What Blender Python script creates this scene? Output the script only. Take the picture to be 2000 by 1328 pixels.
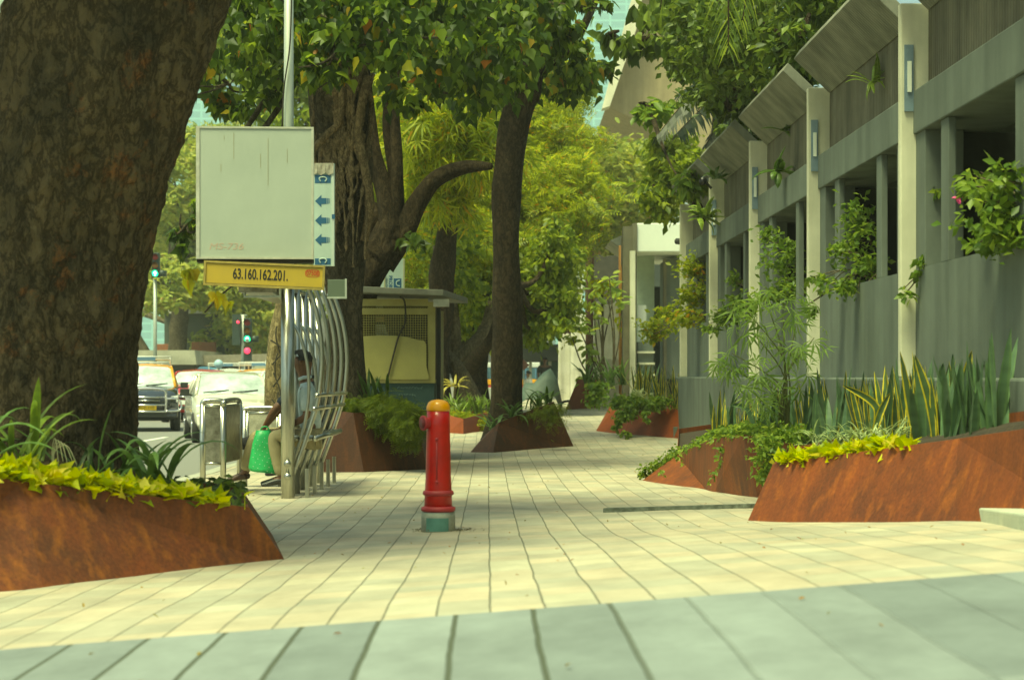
import bpy, bmesh, math, random
import numpy as np
from mathutils import Vector, Matrix, noise
for o in list(bpy.data.objects): bpy.data.objects.remove(o)
sc = bpy.context.scene
col = sc.collection
PI = math.pi
# ------------------------------------------------------------------ camera, world, sun, exposure
F = 3800.0; HZ = 735.0; CH = 1.08
cd = bpy.data.cameras.new('camera'); cam = bpy.data.objects.new('camera', cd); col.objects.link(cam)
cam.location = (0, 0, CH); cam.rotation_euler = (PI/2, 0, 0)
cd.sensor_width = 36; cd.lens = 36*F/2000; cd.shift_y = (HZ-664)/2000; cd.shift_x = 0
cd.clip_start = .1; cd.clip_end = 2000
cd.dof.use_dof = True; cd.dof.focus_distance = 20; cd.dof.aperture_fstop = 3.8
sc.camera = cam
sc.render.resolution_x = 1024; sc.render.resolution_y = 679
SUN_EL, SUN_AZ = math.radians(67), math.radians(-38)     # azimuth of the light's origin, measured from behind the camera
w = bpy.data.worlds.new('World'); sc.world = w; w.use_nodes = True
nt = w.node_tree; bg = nt.nodes['Background']
sky = nt.nodes.new('ShaderNodeTexSky'); sky.sky_type = 'NISHITA'; sky.sun_disc = False
sky.sun_elevation = SUN_EL; sky.sun_rotation = PI + SUN_AZ*-1
sky.air_density = 1.0; sky.dust_density = 3.5; sky.ozone_density = 1.0
nt.links.new(sky.outputs[0], bg.inputs[0]); bg.inputs[1].default_value = .12
sl = bpy.data.lights.new('sun', 'SUN'); sl.energy = 3.3; sl.angle = math.radians(20); sl.color = (1, .96, .80)
sun = bpy.data.objects.new('sun', sl); col.objects.link(sun)
sdir = Vector((math.sin(SUN_AZ)*math.cos(SUN_EL), -math.cos(SUN_AZ)*math.cos(SUN_EL), math.sin(SUN_EL)))
sun.rotation_euler = sdir.to_track_quat('Z', 'Y').to_euler()
vs = sc.view_settings
vs.view_transform = 'Standard'; vs.look = 'None'; vs.gamma = 1; vs.exposure = 0.72
try:
    vs.use_white_balance = True; vs.white_balance_temperature = 9000; vs.white_balance_tint = -28
except Exception as e: print('wb', e)

rnd = random.Random(7)
# ------------------------------------------------------------------ pixel <-> place
def W(px, py, d): return Vector(((px-1000)*d/F, d, CH-(py-HZ)*d/F))
GX = [0, 5.5, 7.1, 9, 11.5, 12.8, 16.2, 22, 29.2, 33, 37, 42, 60, 200]
GZ = [.22, .225, .235, .17, .085, .04, -.03, -.08, -.10, .03, .13, .27, .30, .30]
TX = [0, 7, 9, 11.5, 13.5, 18, 22, 200]; TZ = [.077, .077, .07, .055, .035, .012, 0, 0]
def G(x, d, waves=True):
    z = 0
    for k, wt in ((-1.2, .2), (-.5, .2), (0, .2), (.5, .2), (1.2, .2)): z += wt*np.interp(d+k*min(1, d/12), GX, GZ)
    if d > 29:
        s = min(1, max(0, (x+3.2)/2.4)); s = s*s*(3-2*s)
        z = -.10 + (z+.10)*s
    z += np.interp(d, TX, TZ)*min(3.4, max(-2.5, x))
    if waves: z += min(1, max(0, (d-7.1)/1.5))*.016*noise.noise(Vector((x*.7, d*.5, 0))) + min(1, max(0, (d-7.1)/1.5))*.006*noise.noise(Vector((x*2.1, d*1.3, 5)))
    return float(z)
def gp(px, py):
    d = 4.0
    while d < 90:
        p = W(px, py, d)
        if p.z <= G(p.x, d, False): break
        d += .05
    return Vector((p.x, d, G(p.x, d, False)))
# ------------------------------------------------------------------ naming helpers
def tag(o, label=None, cat=None, group=None, kind=None):
    if label: o['label'] = label
    if cat: o['category'] = cat
    if group: o['group'] = group
    if kind: o['kind'] = kind
    return o
def empty(name, loc, label, cat, group=None, rz=0):
    o = bpy.data.objects.new(name, None); col.objects.link(o); o.location = loc; o.rotation_euler = (0, 0, rz); o.empty_display_size = .1
    return tag(o, label, cat, group)
def link(name, me, mat, parent=None, smooth=False, world=True):
    o = bpy.data.objects.new(name, me); col.objects.link(o)
    if mat is not None:
        for m in (mat if isinstance(mat, (list, tuple)) else [mat]): me.materials.append(m)
    if smooth: me.polygons.foreach_set('use_smooth', [True]*len(me.polygons))
    if parent is not None:
        o.parent = parent
        if world:                      # mesh given in world coordinates: undo the parent's placement
            m = Matrix.Translation(parent.location) @ parent.rotation_euler.to_matrix().to_4x4()
            if parent.parent is not None and parent.type != 'EMPTY': m = Matrix.Identity(4)
            o.matrix_local = m.inverted() if parent.type == 'EMPTY' else Matrix.Identity(4)
    return o
class MB:
    def __init__(s): s.v = []; s.f = []; s.mi = []; s.uv = None
    def add(s, vs_, fs, mi=0):
        b = len(s.v); s.v += [tuple(p) for p in vs_]; s.f += [tuple(b+i for i in f) for f in fs]; s.mi += [mi]*len(fs); return s
    def box(s, a, b, mi=0, M=None):
        x0, y0, z0 = a; x1, y1, z1 = b
        p = [Vector(q) for q in ((x0,y0,z0),(x1,y0,z0),(x1,y1,z0),(x0,y1,z0),(x0,y0,z1),(x1,y0,z1),(x1,y1,z1),(x0,y1,z1))]
        if M is not None: p = [M @ q for q in p]
        return s.add(p, [(0,3,2,1),(4,5,6,7),(0,1,5,4),(1,2,6,5),(2,3,7,6),(3,0,4,7)], mi)
    def tube(s, pts, rad, n=8, cap=True, mi=0, bump=0, seed=0, flat=1):
        pts = [Vector(p) for p in pts]
        if not hasattr(rad, '__len__'): rad = [rad]*len(pts)
        b = len(s.v); up = None
        for i, p in enumerate(pts):
            t = (pts[min(i+1, len(pts)-1)] - pts[max(i-1, 0)])
            if t.length < 1e-9: t = Vector((0,0,1))
            t.normalize()
            if up is None:
                up = Vector((0,0,1)) if abs(t.z) < .9 else Vector((0,1,0))
            a = up.cross(t)
            if a.length < 1e-6: a = Vector((1,0,0)).cross(t)
            a.normalize(); c = t.cross(a); up = c
            for k in range(n):
                an = 2*PI*k/n; r = rad[i]
                if bump: r *= 1+bump*noise.noise(Vector((math.cos(an)*1.3+seed, math.sin(an)*1.3, p.z*1.2+p.x)))*1.6
                s.v.append(tuple(p + a*math.cos(an)*r + c*math.sin(an)*r*flat))
        for i in range(len(pts)-1):
            for k in range(n):
                s.f.append((b+i*n+k, b+i*n+(k+1)%n, b+(i+1)*n+(k+1)%n, b+(i+1)*n+k)); s.mi.append(mi)
        if cap:
            s.f.append(tuple(b+k for k in reversed(range(n)))); s.mi.append(mi)
            s.f.append(tuple(b+(len(pts)-1)*n+k for k in range(n))); s.mi.append(mi)
        return s
    def lathe(s, c, prof, n=32, mi=0, cap=True):
        b = len(s.v)
        for r, z in prof:
            for k in range(n): s.v.append((c[0]+r*math.cos(2*PI*k/n), c[1]+r*math.sin(2*PI*k/n), c[2]+z))
        for i in range(len(prof)-1):
            for k in range(n): s.f.append((b+i*n+k, b+i*n+(k+1)%n, b+(i+1)*n+(k+1)%n, b+(i+1)*n+k)); s.mi.append(mi)
        if cap:
            s.f.append(tuple(b+k for k in reversed(range(n)))); s.mi.append(mi)
            s.f.append(tuple(b+(len(prof)-1)*n+k for k in range(n))); s.mi.append(mi)
        return s
    def prism(s, poly, off, mi=0):      # poly: list of 3D points (a flat outline), off: vector
        n = len(poly); off = Vector(off); p = [Vector(q) for q in poly]
        fs = [tuple(range(n)), tuple(reversed(range(n, 2*n)))]
        fs += [((i+1)%n, i, n+i, n+(i+1)%n) for i in range(n)]
        return s.add(p+[q+off for q in p], fs, mi)
    def build(s, name, mat, parent=None, smooth=False, bevel=0, sub=0, local=False):
        me = bpy.data.meshes.new(name); me.from_pydata(s.v, [], s.f)
        me.polygons.foreach_set('material_index', s.mi)
        bm = bmesh.new(); bm.from_mesh(me); bmesh.ops.recalc_face_normals(bm, faces=bm.faces); bm.to_mesh(me); bm.free()
        o = link(name, me, mat, parent, smooth, not local)
        if sub: m = o.modifiers.new('s', 'SUBSURF'); m.levels = m.render_levels = sub
        if bevel: m = o.modifiers.new('b', 'BEVEL'); m.width = bevel; m.segments = 2; m.limit_method = 'ANGLE'; m.angle_limit = .6
        return o
def catmull(pts, n=6):
    P = [Vector(p) for p in pts]; out = []
    for i in range(len(P)-1):
        a = P[max(i-1, 0)]; b = P[i]; c = P[i+1]; d = P[min(i+2, len(P)-1)]
        for k in range(n):
            t = k/n; out.append(.5*((2*b)+(c-a)*t+(2*a-5*b+4*c-d)*t*t+(3*b-a-3*c+d)*t**3))
    out.append(P[-1]); return out
def lerp_list(r, m): return [float(np.interp(i/(m-1)*(len(r)-1), range(len(r)), r)) for i in range(m)]
# ------------------------------------------------------------------ materials
def mat(name, colr, rough=.7, metal=0, spec=.5, noise_amt=0, scale=6, col2=None, bump=0, bscale=30, stretch=None, emit=0, detail=6, alpha=None, coat=0):
    m = bpy.data.materials.new(name); m.use_nodes = True; t = m.node_tree; N = t.nodes; L = t.links; b = N['Principled BSDF']
    b.inputs['Base Color'].default_value = (*colr, 1); b.inputs['Roughness'].default_value = rough; b.inputs['Metallic'].default_value = metal
    b.inputs['Specular IOR Level'].default_value = spec; b.inputs['Coat Weight'].default_value = coat
    if emit: b.inputs['Emission Color'].default_value = (*colr, 1); b.inputs['Emission Strength'].default_value = emit
    co = N.new('ShaderNodeTexCoord'); mp = N.new('ShaderNodeMapping'); L.new(co.outputs['Object'], mp.inputs[0])
    if stretch: mp.inputs['Scale'].default_value = stretch
    m['_'] = 0
    if col2 is not None or noise_amt:
        n = N.new('ShaderNodeTexNoise'); n.inputs['Scale'].default_value = scale; n.inputs['Detail'].default_value = detail; n.inputs['Roughness'].default_value = .65
        L.new(mp.outputs[0], n.inputs[0]); r = N.new('ShaderNodeValToRGB'); L.new(n.outputs[0], r.inputs[0])
        c2 = col2 if col2 is not None else tuple(c*(1-noise_amt) for c in colr)
        r.color_ramp.elements[0].position = .32; r.color_ramp.elements[1].position = .68
        r.color_ramp.elements[0].color = (*c2, 1); r.color_ramp.elements[1].color = (*colr, 1); L.new(r.outputs[0], b.inputs['Base Color'])
    if bump:
        n = N.new('ShaderNodeTexNoise'); n.inputs['Scale'].default_value = bscale; n.inputs['Detail'].default_value = 8
        L.new(mp.outputs[0], n.inputs[0]); bp = N.new('ShaderNodeBump'); bp.inputs['Strength'].default_value = bump; bp.inputs['Distance'].default_value = .02
        L.new(n.outputs[0], bp.inputs['Height']); L.new(bp.outputs[0], b.inputs['Normal'])
    del m['_']
    return m
def leafmat(name, cols, trans=.45, rough=.45, spec=.35):
    m = bpy.data.materials.new(name); m.use_nodes = True; t = m.node_tree; N = t.nodes; L = t.links; b = N['Principled BSDF']
    b.inputs['Roughness'].default_value = rough; b.inputs['Specular IOR Level'].default_value = spec
    g = N.new('ShaderNodeNewGeometry'); r = N.new('ShaderNodeValToRGB'); L.new(g.outputs['Random Per Island'], r.inputs[0])
    cr = r.color_ramp
    while len(cr.elements) < len(cols): cr.elements.new(.5)
    for e, (p, c) in zip(cr.elements, cols): e.position = p; e.color = (*c, 1)
    L.new(r.outputs[0], b.inputs['Base Color'])
    tr = N.new('ShaderNodeBsdfTranslucent'); mx = N.new('ShaderNodeMixShader'); mx.inputs[0].default_value = trans
    hs = N.new('ShaderNodeHueSaturation'); hs.inputs['Value'].default_value = 1.7; hs.inputs['Hue'].default_value = .485; L.new(r.outputs[0], hs.inputs['Color']); L.new(hs.outputs[0], tr.inputs[0])
    L.new(b.outputs[0], mx.inputs[1]); L.new(tr.outputs[0], mx.inputs[2]); L.new(mx.outputs[0], N['Material Output'].inputs[0])
    return m
def math_n(N, L, op, a, b=None):
    n = N.new('ShaderNodeMath'); n.operation = op
    for i, x in enumerate((a, b)):
        if x is None: continue
        if isinstance(x, (int, float)): n.inputs[i].default_value = x
        else: L.new(x, n.inputs[i])
    return n.outputs[0]
def tilemat(name, wx, wy, c_lo, c_hi, jcol, jw, jstrong, x0=0, cross=.35, wob=.012, weak_x=None, stain=None):
    m = bpy.data.materials.new(name); m.use_nodes = True; t = m.node_tree; N = t.nodes; L = t.links; b = N['Principled BSDF']
    co = N.new('ShaderNodeTexCoord'); sp = N.new('ShaderNodeSeparateXYZ'); L.new(co.outputs['Object'], sp.inputs[0])
    wn = N.new('ShaderNodeTexNoise'); wn.inputs['Scale'].default_value = 1.6; wn.inputs['Detail'].default_value = 3; L.new(co.outputs['Object'], wn.inputs[0])
    X = sp.outputs[0]; Y = sp.outputs[1]
    # direction of the courses: x + .012 y
    X = math_n(N, L, 'ADD', X, math_n(N, L, 'MULTIPLY', Y, .0125))
    wobx = math_n(N, L, 'MULTIPLY', math_n(N, L, 'SUBTRACT', wn.outputs[0], .5), wob*4)
    fy = math_n(N, L, 'DIVIDE', math_n(N, L, 'ADD', math_n(N, L, 'ADD', Y, wobx), -.13), wy); iy = math_n(N, L, 'FLOOR', fy)
    wr = N.new('ShaderNodeTexWhiteNoise'); wr.noise_dimensions = '1D'; L.new(iy, wr.inputs['W'])
    jit = math_n(N, L, 'MULTIPLY', math_n(N, L, 'SUBTRACT', wr.outputs[0], .5), wob)
    fx = math_n(N, L, 'DIVIDE', math_n(N, L, 'ADD', math_n(N, L, 'ADD', math_n(N, L, 'ADD', X, x0), wobx), jit), wx); ix = math_n(N, L, 'FLOOR', fx)
    def edge(f, wd):     # 1 in the joint
        fr = math_n(N, L, 'FRACT', f); a = math_n(N, L, 'ABSOLUTE', math_n(N, L, 'SUBTRACT', fr, .5))
        mr = N.new('ShaderNodeMapRange'); L.new(a, mr.inputs[0]); mr.inputs[1].default_value = .5-wd*1.5; mr.inputs[2].default_value = .5-wd*.6; return mr.outputs[0]
    ex = edge(fx, jw/wx); ey = edge(fy, jw/wy*.8)
    cv = N.new('ShaderNodeCombineXYZ'); L.new(ix, cv.inputs[0]); L.new(iy, cv.inputs[1])
    wnz = N.new('ShaderNodeTexWhiteNoise'); L.new(cv.outputs[0], wnz.inputs[0])
    r = N.new('ShaderNodeValToRGB'); L.new(wnz.outputs[0], r.inputs[0]); r.color_ramp.elements[0].color = (*c_lo, 1); r.color_ramp.elements[1].color = (*c_hi, 1)
    if stain:
        e = r.color_ramp.elements.new(.78); e.color = (*stain, 1)
    sn = N.new('ShaderNodeTexNoise'); sn.inputs['Scale'].default_value = 2.4; sn.inputs['Detail'].default_value = 9; sn.inputs['Roughness'].default_value = .7
    mp = N.new('ShaderNodeMapping'); mp.inputs['Scale'].default_value = (1, .6, 1); L.new(co.outputs['Object'], mp.inputs[0]); L.new(mp.outputs[0], sn.inputs[0])
    mr = N.new('ShaderNodeMapRange'); L.new(sn.outputs[0], mr.inputs[0]); mr.inputs[1].default_value = .3; mr.inputs[2].default_value = .7; mr.inputs[3].default_value = .72; mr.inputs[4].default_value = 1.12
    vm = N.new('ShaderNodeVectorMath'); vm.operation = 'SCALE'; L.new(r.outputs[0], vm.inputs[0]); L.new(mr.outputs[0], vm.inputs['Scale'])
    jn = N.new('ShaderNodeMapRange'); L.new(wnz.outputs[0], jn.inputs[0]); jn.inputs[3].default_value = .75; jn.inputs[4].default_value = 1
    j = math_n(N, L, 'MAXIMUM', math_n(N, L, 'MULTIPLY', ex, jstrong), math_n(N, L, 'MULTIPLY', math_n(N, L, 'MULTIPLY', ey, cross), jn.outputs[0]))
    if weak_x is not None:      # joints filled with pale mortar towards the right
        fa = N.new('ShaderNodeMapRange'); L.new(sp.outputs[0], fa.inputs[0]); fa.inputs[1].default_value = weak_x[0]; fa.inputs[2].default_value = weak_x[1]; fa.inputs[3].default_value = 1; fa.inputs[4].default_value = weak_x[2]
        j = math_n(N, L, 'MULTIPLY', j, fa.outputs[0])
    mx = N.new('ShaderNodeMix'); mx.data_type = 'RGBA'; L.new(j, mx.inputs[0]); L.new(vm.outputs[0], mx.inputs[6]); mx.inputs[7].default_value = (*jcol, 1)
    L.new(mx.outputs[2], b.inputs['Base Color']); b.inputs['Roughness'].default_value = .75; b.inputs['Specular IOR Level'].default_value = .3
    bp = N.new('ShaderNodeBump'); bp.inputs['Distance'].default_value = .008; bp.inputs['Strength'].default_value = .6
    h = math_n(N, L, 'SUBTRACT', math_n(N, L, 'MULTIPLY', sn.outputs[0], .6), math_n(N, L, 'MAXIMUM', ex, math_n(N, L, 'MULTIPLY', ey, .7)))
    h = math_n(N, L, 'ADD', h, math_n(N, L, 'MULTIPLY', wnz.outputs[0], .35)); L.new(h, bp.inputs['Height']); L.new(bp.outputs[0], b.inputs['Normal'])
    return m
def rustmat(name, a, b_, c):
    m = mat(name, a, .62, spec=.35, col2=b_, scale=1.9, detail=10, bump=.12, bscale=60, stretch=(1.2, 1.2, .7))
    t = m.node_tree; N = t.nodes; L = t.links; b = N['Principled BSDF']
    src = b.inputs['Base Color'].links[0].from_socket
    co = N.new('ShaderNodeTexCoord'); mp = N.new('ShaderNodeMapping'); mp.inputs['Scale'].default_value = (9, 9, .9); L.new(co.outputs['Object'], mp.inputs[0])
    n = N.new('ShaderNodeTexNoise'); n.inputs['Scale'].default_value = 1.4; n.inputs['Detail'].default_value = 8; L.new(mp.outputs[0], n.inputs[0])
    r = N.new('ShaderNodeMapRange'); L.new(n.outputs[0], r.inputs[0]); r.inputs[1].default_value = .5; r.inputs[2].default_value = .72
    n2 = N.new('ShaderNodeTexNoise'); n2.inputs['Scale'].default_value = 45; n2.inputs['Detail'].default_value = 3; L.new(co.outputs['Object'], n2.inputs[0])
    r2 = N.new('ShaderNodeMapRange'); L.new(n2.outputs[0], r2.inputs[0]); r2.inputs[1].default_value = .3; r2.inputs[2].default_value = .7; r2.inputs[3].default_value = .75; r2.inputs[4].default_value = 1.15
    mx = N.new('ShaderNodeMix'); mx.data_type = 'RGBA'; L.new(math_n(N, L, 'MULTIPLY', r.outputs[0], .7), mx.inputs[0]); L.new(src, mx.inputs[6]); mx.inputs[7].default_value = (*c, 1)
    vm = N.new('ShaderNodeVectorMath'); vm.operation = 'SCALE'; L.new(mx.outputs[2], vm.inputs[0]); L.new(r2.outputs[0], vm.inputs['Scale']); L.new(vm.outputs[0], b.inputs['Base Color'])
    return m
def barkmat(name, a, b_, patch=None, vs_=14, bs=1.0):
    m = bpy.data.materials.new(name); m.use_nodes = True; t = m.node_tree; N = t.nodes; L = t.links; b = N['Principled BSDF']
    b.inputs['Roughness'].default_value = .92; b.inputs['Specular IOR Level'].default_value = .15
    co = N.new('ShaderNodeTexCoord'); mp = N.new('ShaderNodeMapping'); mp.inputs['Scale'].default_value = (1, 1, .5); L.new(co.outputs['Object'], mp.inputs[0])
    nz = N.new('ShaderNodeTexNoise'); nz.inputs['Scale'].default_value = 3.2; nz.inputs['Detail'].default_value = 10; nz.inputs['Roughness'].default_value = .7; nz.inputs['Distortion'].default_value = .2; L.new(mp.outputs[0], nz.inputs[0])
    n2 = N.new('ShaderNodeTexNoise'); n2.inputs['Scale'].default_value = vs_*.55; n2.inputs['Detail'].default_value = 6; n2.inputs['Roughness'].default_value = .7; n2.inputs['Distortion'].default_value = .35; L.new(mp.outputs[0], n2.inputs[0])
    rg_ = math_n(N, L, 'MULTIPLY', math_n(N, L, 'ABSOLUTE', math_n(N, L, 'SUBTRACT', n2.outputs[0], .5)), 6.0); rg_ = math_n(N, L, 'MINIMUM', rg_, 1.0)
    n4 = N.new('ShaderNodeTexNoise'); n4.inputs['Scale'].default_value = vs_*2.2; n4.inputs['Detail'].default_value = 6; n4.inputs['Distortion'].default_value = .8; L.new(mp.outputs[0], n4.inputs[0])
    r = N.new('ShaderNodeValToRGB'); L.new(nz.outputs[0], r.inputs[0]); r.color_ramp.elements[0].position = .3; r.color_ramp.elements[1].position = .7
    r.color_ramp.elements[0].color = (*b_, 1); r.color_ramp.elements[1].color = (*a, 1); out = r.outputs[0]
    if patch:
        n3 = N.new('ShaderNodeTexNoise'); n3.inputs['Scale'].default_value = 2.3; n3.inputs['Detail'].default_value = 6; n3.inputs['Roughness'].default_value = .8; L.new(co.outputs['Object'], n3.inputs[0])
        mr = N.new('ShaderNodeMapRange'); L.new(n3.outputs[0], mr.inputs[0]); mr.inputs[1].default_value = .56; mr.inputs[2].default_value = .70
        mx = N.new('ShaderNodeMix'); mx.data_type = 'RGBA'; L.new(mr.outputs[0], mx.inputs[0]); L.new(out, mx.inputs[6]); mx.inputs[7].default_value = (*patch, 1); out = mx.outputs[2]
    h = math_n(N, L, 'ADD', math_n(N, L, 'ADD', math_n(N, L, 'MULTIPLY', rg_, .5), nz.outputs[0]), math_n(N, L, 'MULTIPLY', n4.outputs[0], .6))
    cr = N.new('ShaderNodeMapRange'); L.new(rg_, cr.inputs[0]); cr.inputs[1].default_value = 0; cr.inputs[2].default_value = .45; cr.inputs[3].default_value = .42; cr.inputs[4].default_value = 1.2
    vm = N.new('ShaderNodeVectorMath'); vm.operation = 'SCALE'; L.new(out, vm.inputs[0]); L.new(cr.outputs[0], vm.inputs['Scale']); L.new(vm.outputs[0], b.inputs['Base Color'])
    bp = N.new('ShaderNodeBump'); bp.inputs['Strength'].default_value = bs; bp.inputs['Distance'].default_value = .05; L.new(h, bp.inputs['Height']); L.new(bp.outputs[0], b.inputs['Normal'])
    return m
def concmat(name, a, b_, streak=.5, board=0):
    m = mat(name, a, .85, spec=.2, col2=b_, scale=2.2, detail=10, bump=.08, bscale=40)
    t = m.node_tree; N = t.nodes; L = t.links; b = N['Principled BSDF']; src = b.inputs['Base Color'].links[0].from_socket
    co = N.new('ShaderNodeTexCoord'); mp = N.new('ShaderNodeMapping'); mp.inputs['Scale'].default_value = (2.6, 2.6, .25); L.new(co.outputs['Object'], mp.inputs[0])
    n = N.new('ShaderNodeTexNoise'); n.inputs['Scale'].default_value = 1.7; n.inputs['Detail'].default_value = 9; L.new(mp.outputs[0], n.inputs[0])
    r = N.new('ShaderNodeMapRange'); L.new(n.outputs[0], r.inputs[0]); r.inputs[1].default_value = .35; r.inputs[2].default_value = .7; r.inputs[3].default_value = 1.1; r.inputs[4].default_value = 1-streak
    vm = N.new('ShaderNodeVectorMath'); vm.operation = 'SCALE'; L.new(src, vm.inputs[0]); L.new(r.outputs[0], vm.inputs['Scale']); L.new(vm.outputs[0], b.inputs['Base Color'])
    if board:
        wv = N.new('ShaderNodeTexWave'); wv.bands_direction = 'Y'; wv.inputs['Scale'].default_value = board; wv.inputs['Distortion'].default_value = .6; wv.inputs['Detail'].default_value = 3; L.new(co.outputs['Object'], wv.inputs[0])
        bp = N.new('ShaderNodeBump'); bp.inputs['Strength'].default_value = .4; bp.inputs['Distance'].default_value = .01; L.new(wv.outputs[0], bp.inputs['Height']); L.new(bp.outputs[0], b.inputs['Normal'])
        r3 = N.new('ShaderNodeMapRange'); L.new(wv.outputs[0], r3.inputs[0]); r3.inputs[3].default_value = .90; r3.inputs[4].default_value = 1.06
        vm2 = N.new('ShaderNodeVectorMath'); vm2.operation = 'SCALE'; L.new(vm.outputs[0], vm2.inputs[0]); L.new(r3.outputs[0], vm2.inputs['Scale']); L.new(vm2.outputs[0], b.inputs['Base Color'])
    return m
M = {}
M['beige'] = tilemat('beige_stone', .2, .34, (.37, .355, .28), (.465, .44, .335), (.075, .085, .06), .0036, .75, x0=-.01, cross=.28, wob=.004, stain=(.49, .42, .31), weak_x=(.3, 1.6, .55))
M['grey'] = tilemat('grey_stone', .28, 2.4, (.185, .215, .215), (.265, .30, .295), (.07, .08, .055), .0085, .95, x0=.113, cross=0, wob=.006, weak_x=(.25, .75, .10))
M['slab'] = mat('slab_stone', (.50, .52, .40), .8, col2=(.38, .41, .33), scale=5, bump=.2)
M['rust'] = rustmat('rust_steel', (.22, .052, .012), (.09, .027, .011), (.31, .085, .015))
M['rust_shaded'] = rustmat('rust_steel_shaded', (.085, .028, .011), (.04, .016, .008), (.12, .038, .012))  # same steel, canopy shade put into its darker colour
M['rust_left_shaded'] = rustmat('rust_steel_left_shaded', (.20, .050, .013), (.075, .028, .012), (.30, .095, .016))  # left planter's rust, colour darkened for the tree shade there
M['rust_red'] = rustmat('rust_steel_red', (.29, .060, .014), (.19, .040, .012), (.27, .062, .015))
M['soil'] = mat('soil', (.05, .035, .02), .95, col2=(.02, .015, .01), scale=20, bump=.6)
M['bark1'] = barkmat('bark_big', (.20, .145, .075), (.055, .048, .030), (.30, .12, .04), 17, 1.0)
M['bark2'] = barkmat('bark_grey', (.16, .13, .085), (.05, .042, .028), None, 22, 1.0)
M['bark3'] = barkmat('bark_brown', (.105, .075, .042), (.038, .028, .018), None, 22, 1.0)
M['root'] = barkmat('bark_root', (.27, .20, .12), (.13, .10, .06), None, 30, .5)
M['bark4'] = barkmat('bark_pale', (.19, .155, .095), (.08, .066, .042), None, 22, .6)
M['wall'] = concmat('concrete_wall', (.155, .180, .155), (.125, .145, .125), .18)
M['wall_board'] = concmat('board_concrete', (.20, .185, .13), (.12, .115, .085), .35, board=4.5)
M['pier'] = concmat('pier_stone', (.72, .70, .54), (.58, .57, .43), .2)
M['hood'] = concmat('hood_concrete', (.27, .27, .21), (.16, .165, .13), .3, board=5)
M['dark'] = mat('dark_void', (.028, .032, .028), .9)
M['recess_shade'] = concmat('shaded_concrete', (.04, .045, .04), (.025, .028, .025), .3)  # concrete coloured near black to stand for shade inside the openings
M['white'] = mat('white_paint', (.80, .84, .74), .5, noise_amt=.08, scale=3)
M['weather'] = concmat('weathered_wall', (.88, .86, .74), (.66, .64, .5), .45)
M['steel'] = mat('stainless_steel', (.55, .55, .48), .28, metal=1, noise_amt=.35, scale=4, stretch=(8, 8, .8))
M['steel_d'] = mat('steel_panel', (.33, .32, .26), .4, metal=.6, col2=(.13, .12, .09), scale=14)
M['marble'] = mat('panel_marble', (.52, .50, .38), .5, col2=(.24, .23, .17), scale=16)
M['asphalt'] = mat('asphalt', (.22, .22, .20), .85, col2=(.17, .17, .155), scale=30, bump=.2)
M['terrain'] = mat('bare_ground', (.20, .19, .14), .9, col2=(.14, .13, .10), scale=3)
M['kerb'] = mat('kerb_stone', (.42, .42, .34), .85, noise_amt=.3, scale=8)
# ------------------------------------------------------------------ ground
def grid(name, xs, ds, zf, m, kind='structure', skirt=None):
    mb = MB(); nx = len(xs); v = [(x, d, zf(x, d)) for d in ds for x in xs]
    f = [(j*nx+i, j*nx+i+1, (j+1)*nx+i+1, (j+1)*nx+i) for j in range(len(ds)-1) for i in range(nx-1)]
    me = bpy.data.meshes.new(name); me.from_pydata(v, [], f); o = link(name, me, m, None, True); o['kind'] = kind; return o
xs = list(np.arange(-3.6, 7.0, .12)); ds = list(np.concatenate([np.arange(7.1, 30, .14), np.arange(30, 76, .4)]))
grid('pavement', xs, ds, G, M['beige'])
grid('driveway', list(np.arange(-3.6, 7, .15)), list(np.linspace(-6, 7.1, 60)), lambda x, d: G(x, d, False)-0, M['grey'])
kb = MB(); kp = [(-3.6, d) for d in np.arange(-6, 76, .6)]
for i in range(len(kp)-1):
    (x, a), (x2, b) = kp[i], kp[i+1]
    za, zb = G(x, a)+.004, G(x, b)+.004
    kb.add([(-3.75, a, -.6), (-3.58, a, -.6), (-3.58, a, za), (-3.75, a, za), (-3.75, b, -.6), (-3.58, b, -.6), (-3.58, b, zb), (-3.75, b, zb)], [(3,2,6,7), (0,3,7,4), (1,5,6,2)])
o = kb.build('kerb', M['kerb']); o['kind'] = 'structure'
me = MB().add([(-40, -10, -.2), (-3.74, -10, -.2), (-3.74, 120, -.2), (-40, 120, -.2)], [(0,1,2,3)]); o = me.build('road', M['asphalt']); o['kind'] = 'structure'
me = MB().add([(-900, -300, -.26), (900, -300, -.26), (900, 1500, -.26), (-900, 1500, -.26)], [(0,1,2,3)]); o = me.build('ground', M['terrain']); o['kind'] = 'structure'
# lane stripes
mb = MB()
for y in np.arange(20, 110, 6): mb.add([(-7.35, y, -.196), (-7.22, y, -.196), (-7.22, y+3, -.196), (-7.35, y+3, -.196)], [(0,1,2,3)])
o = mb.build('road_marking', M['white']); o['kind'] = 'structure'
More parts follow.
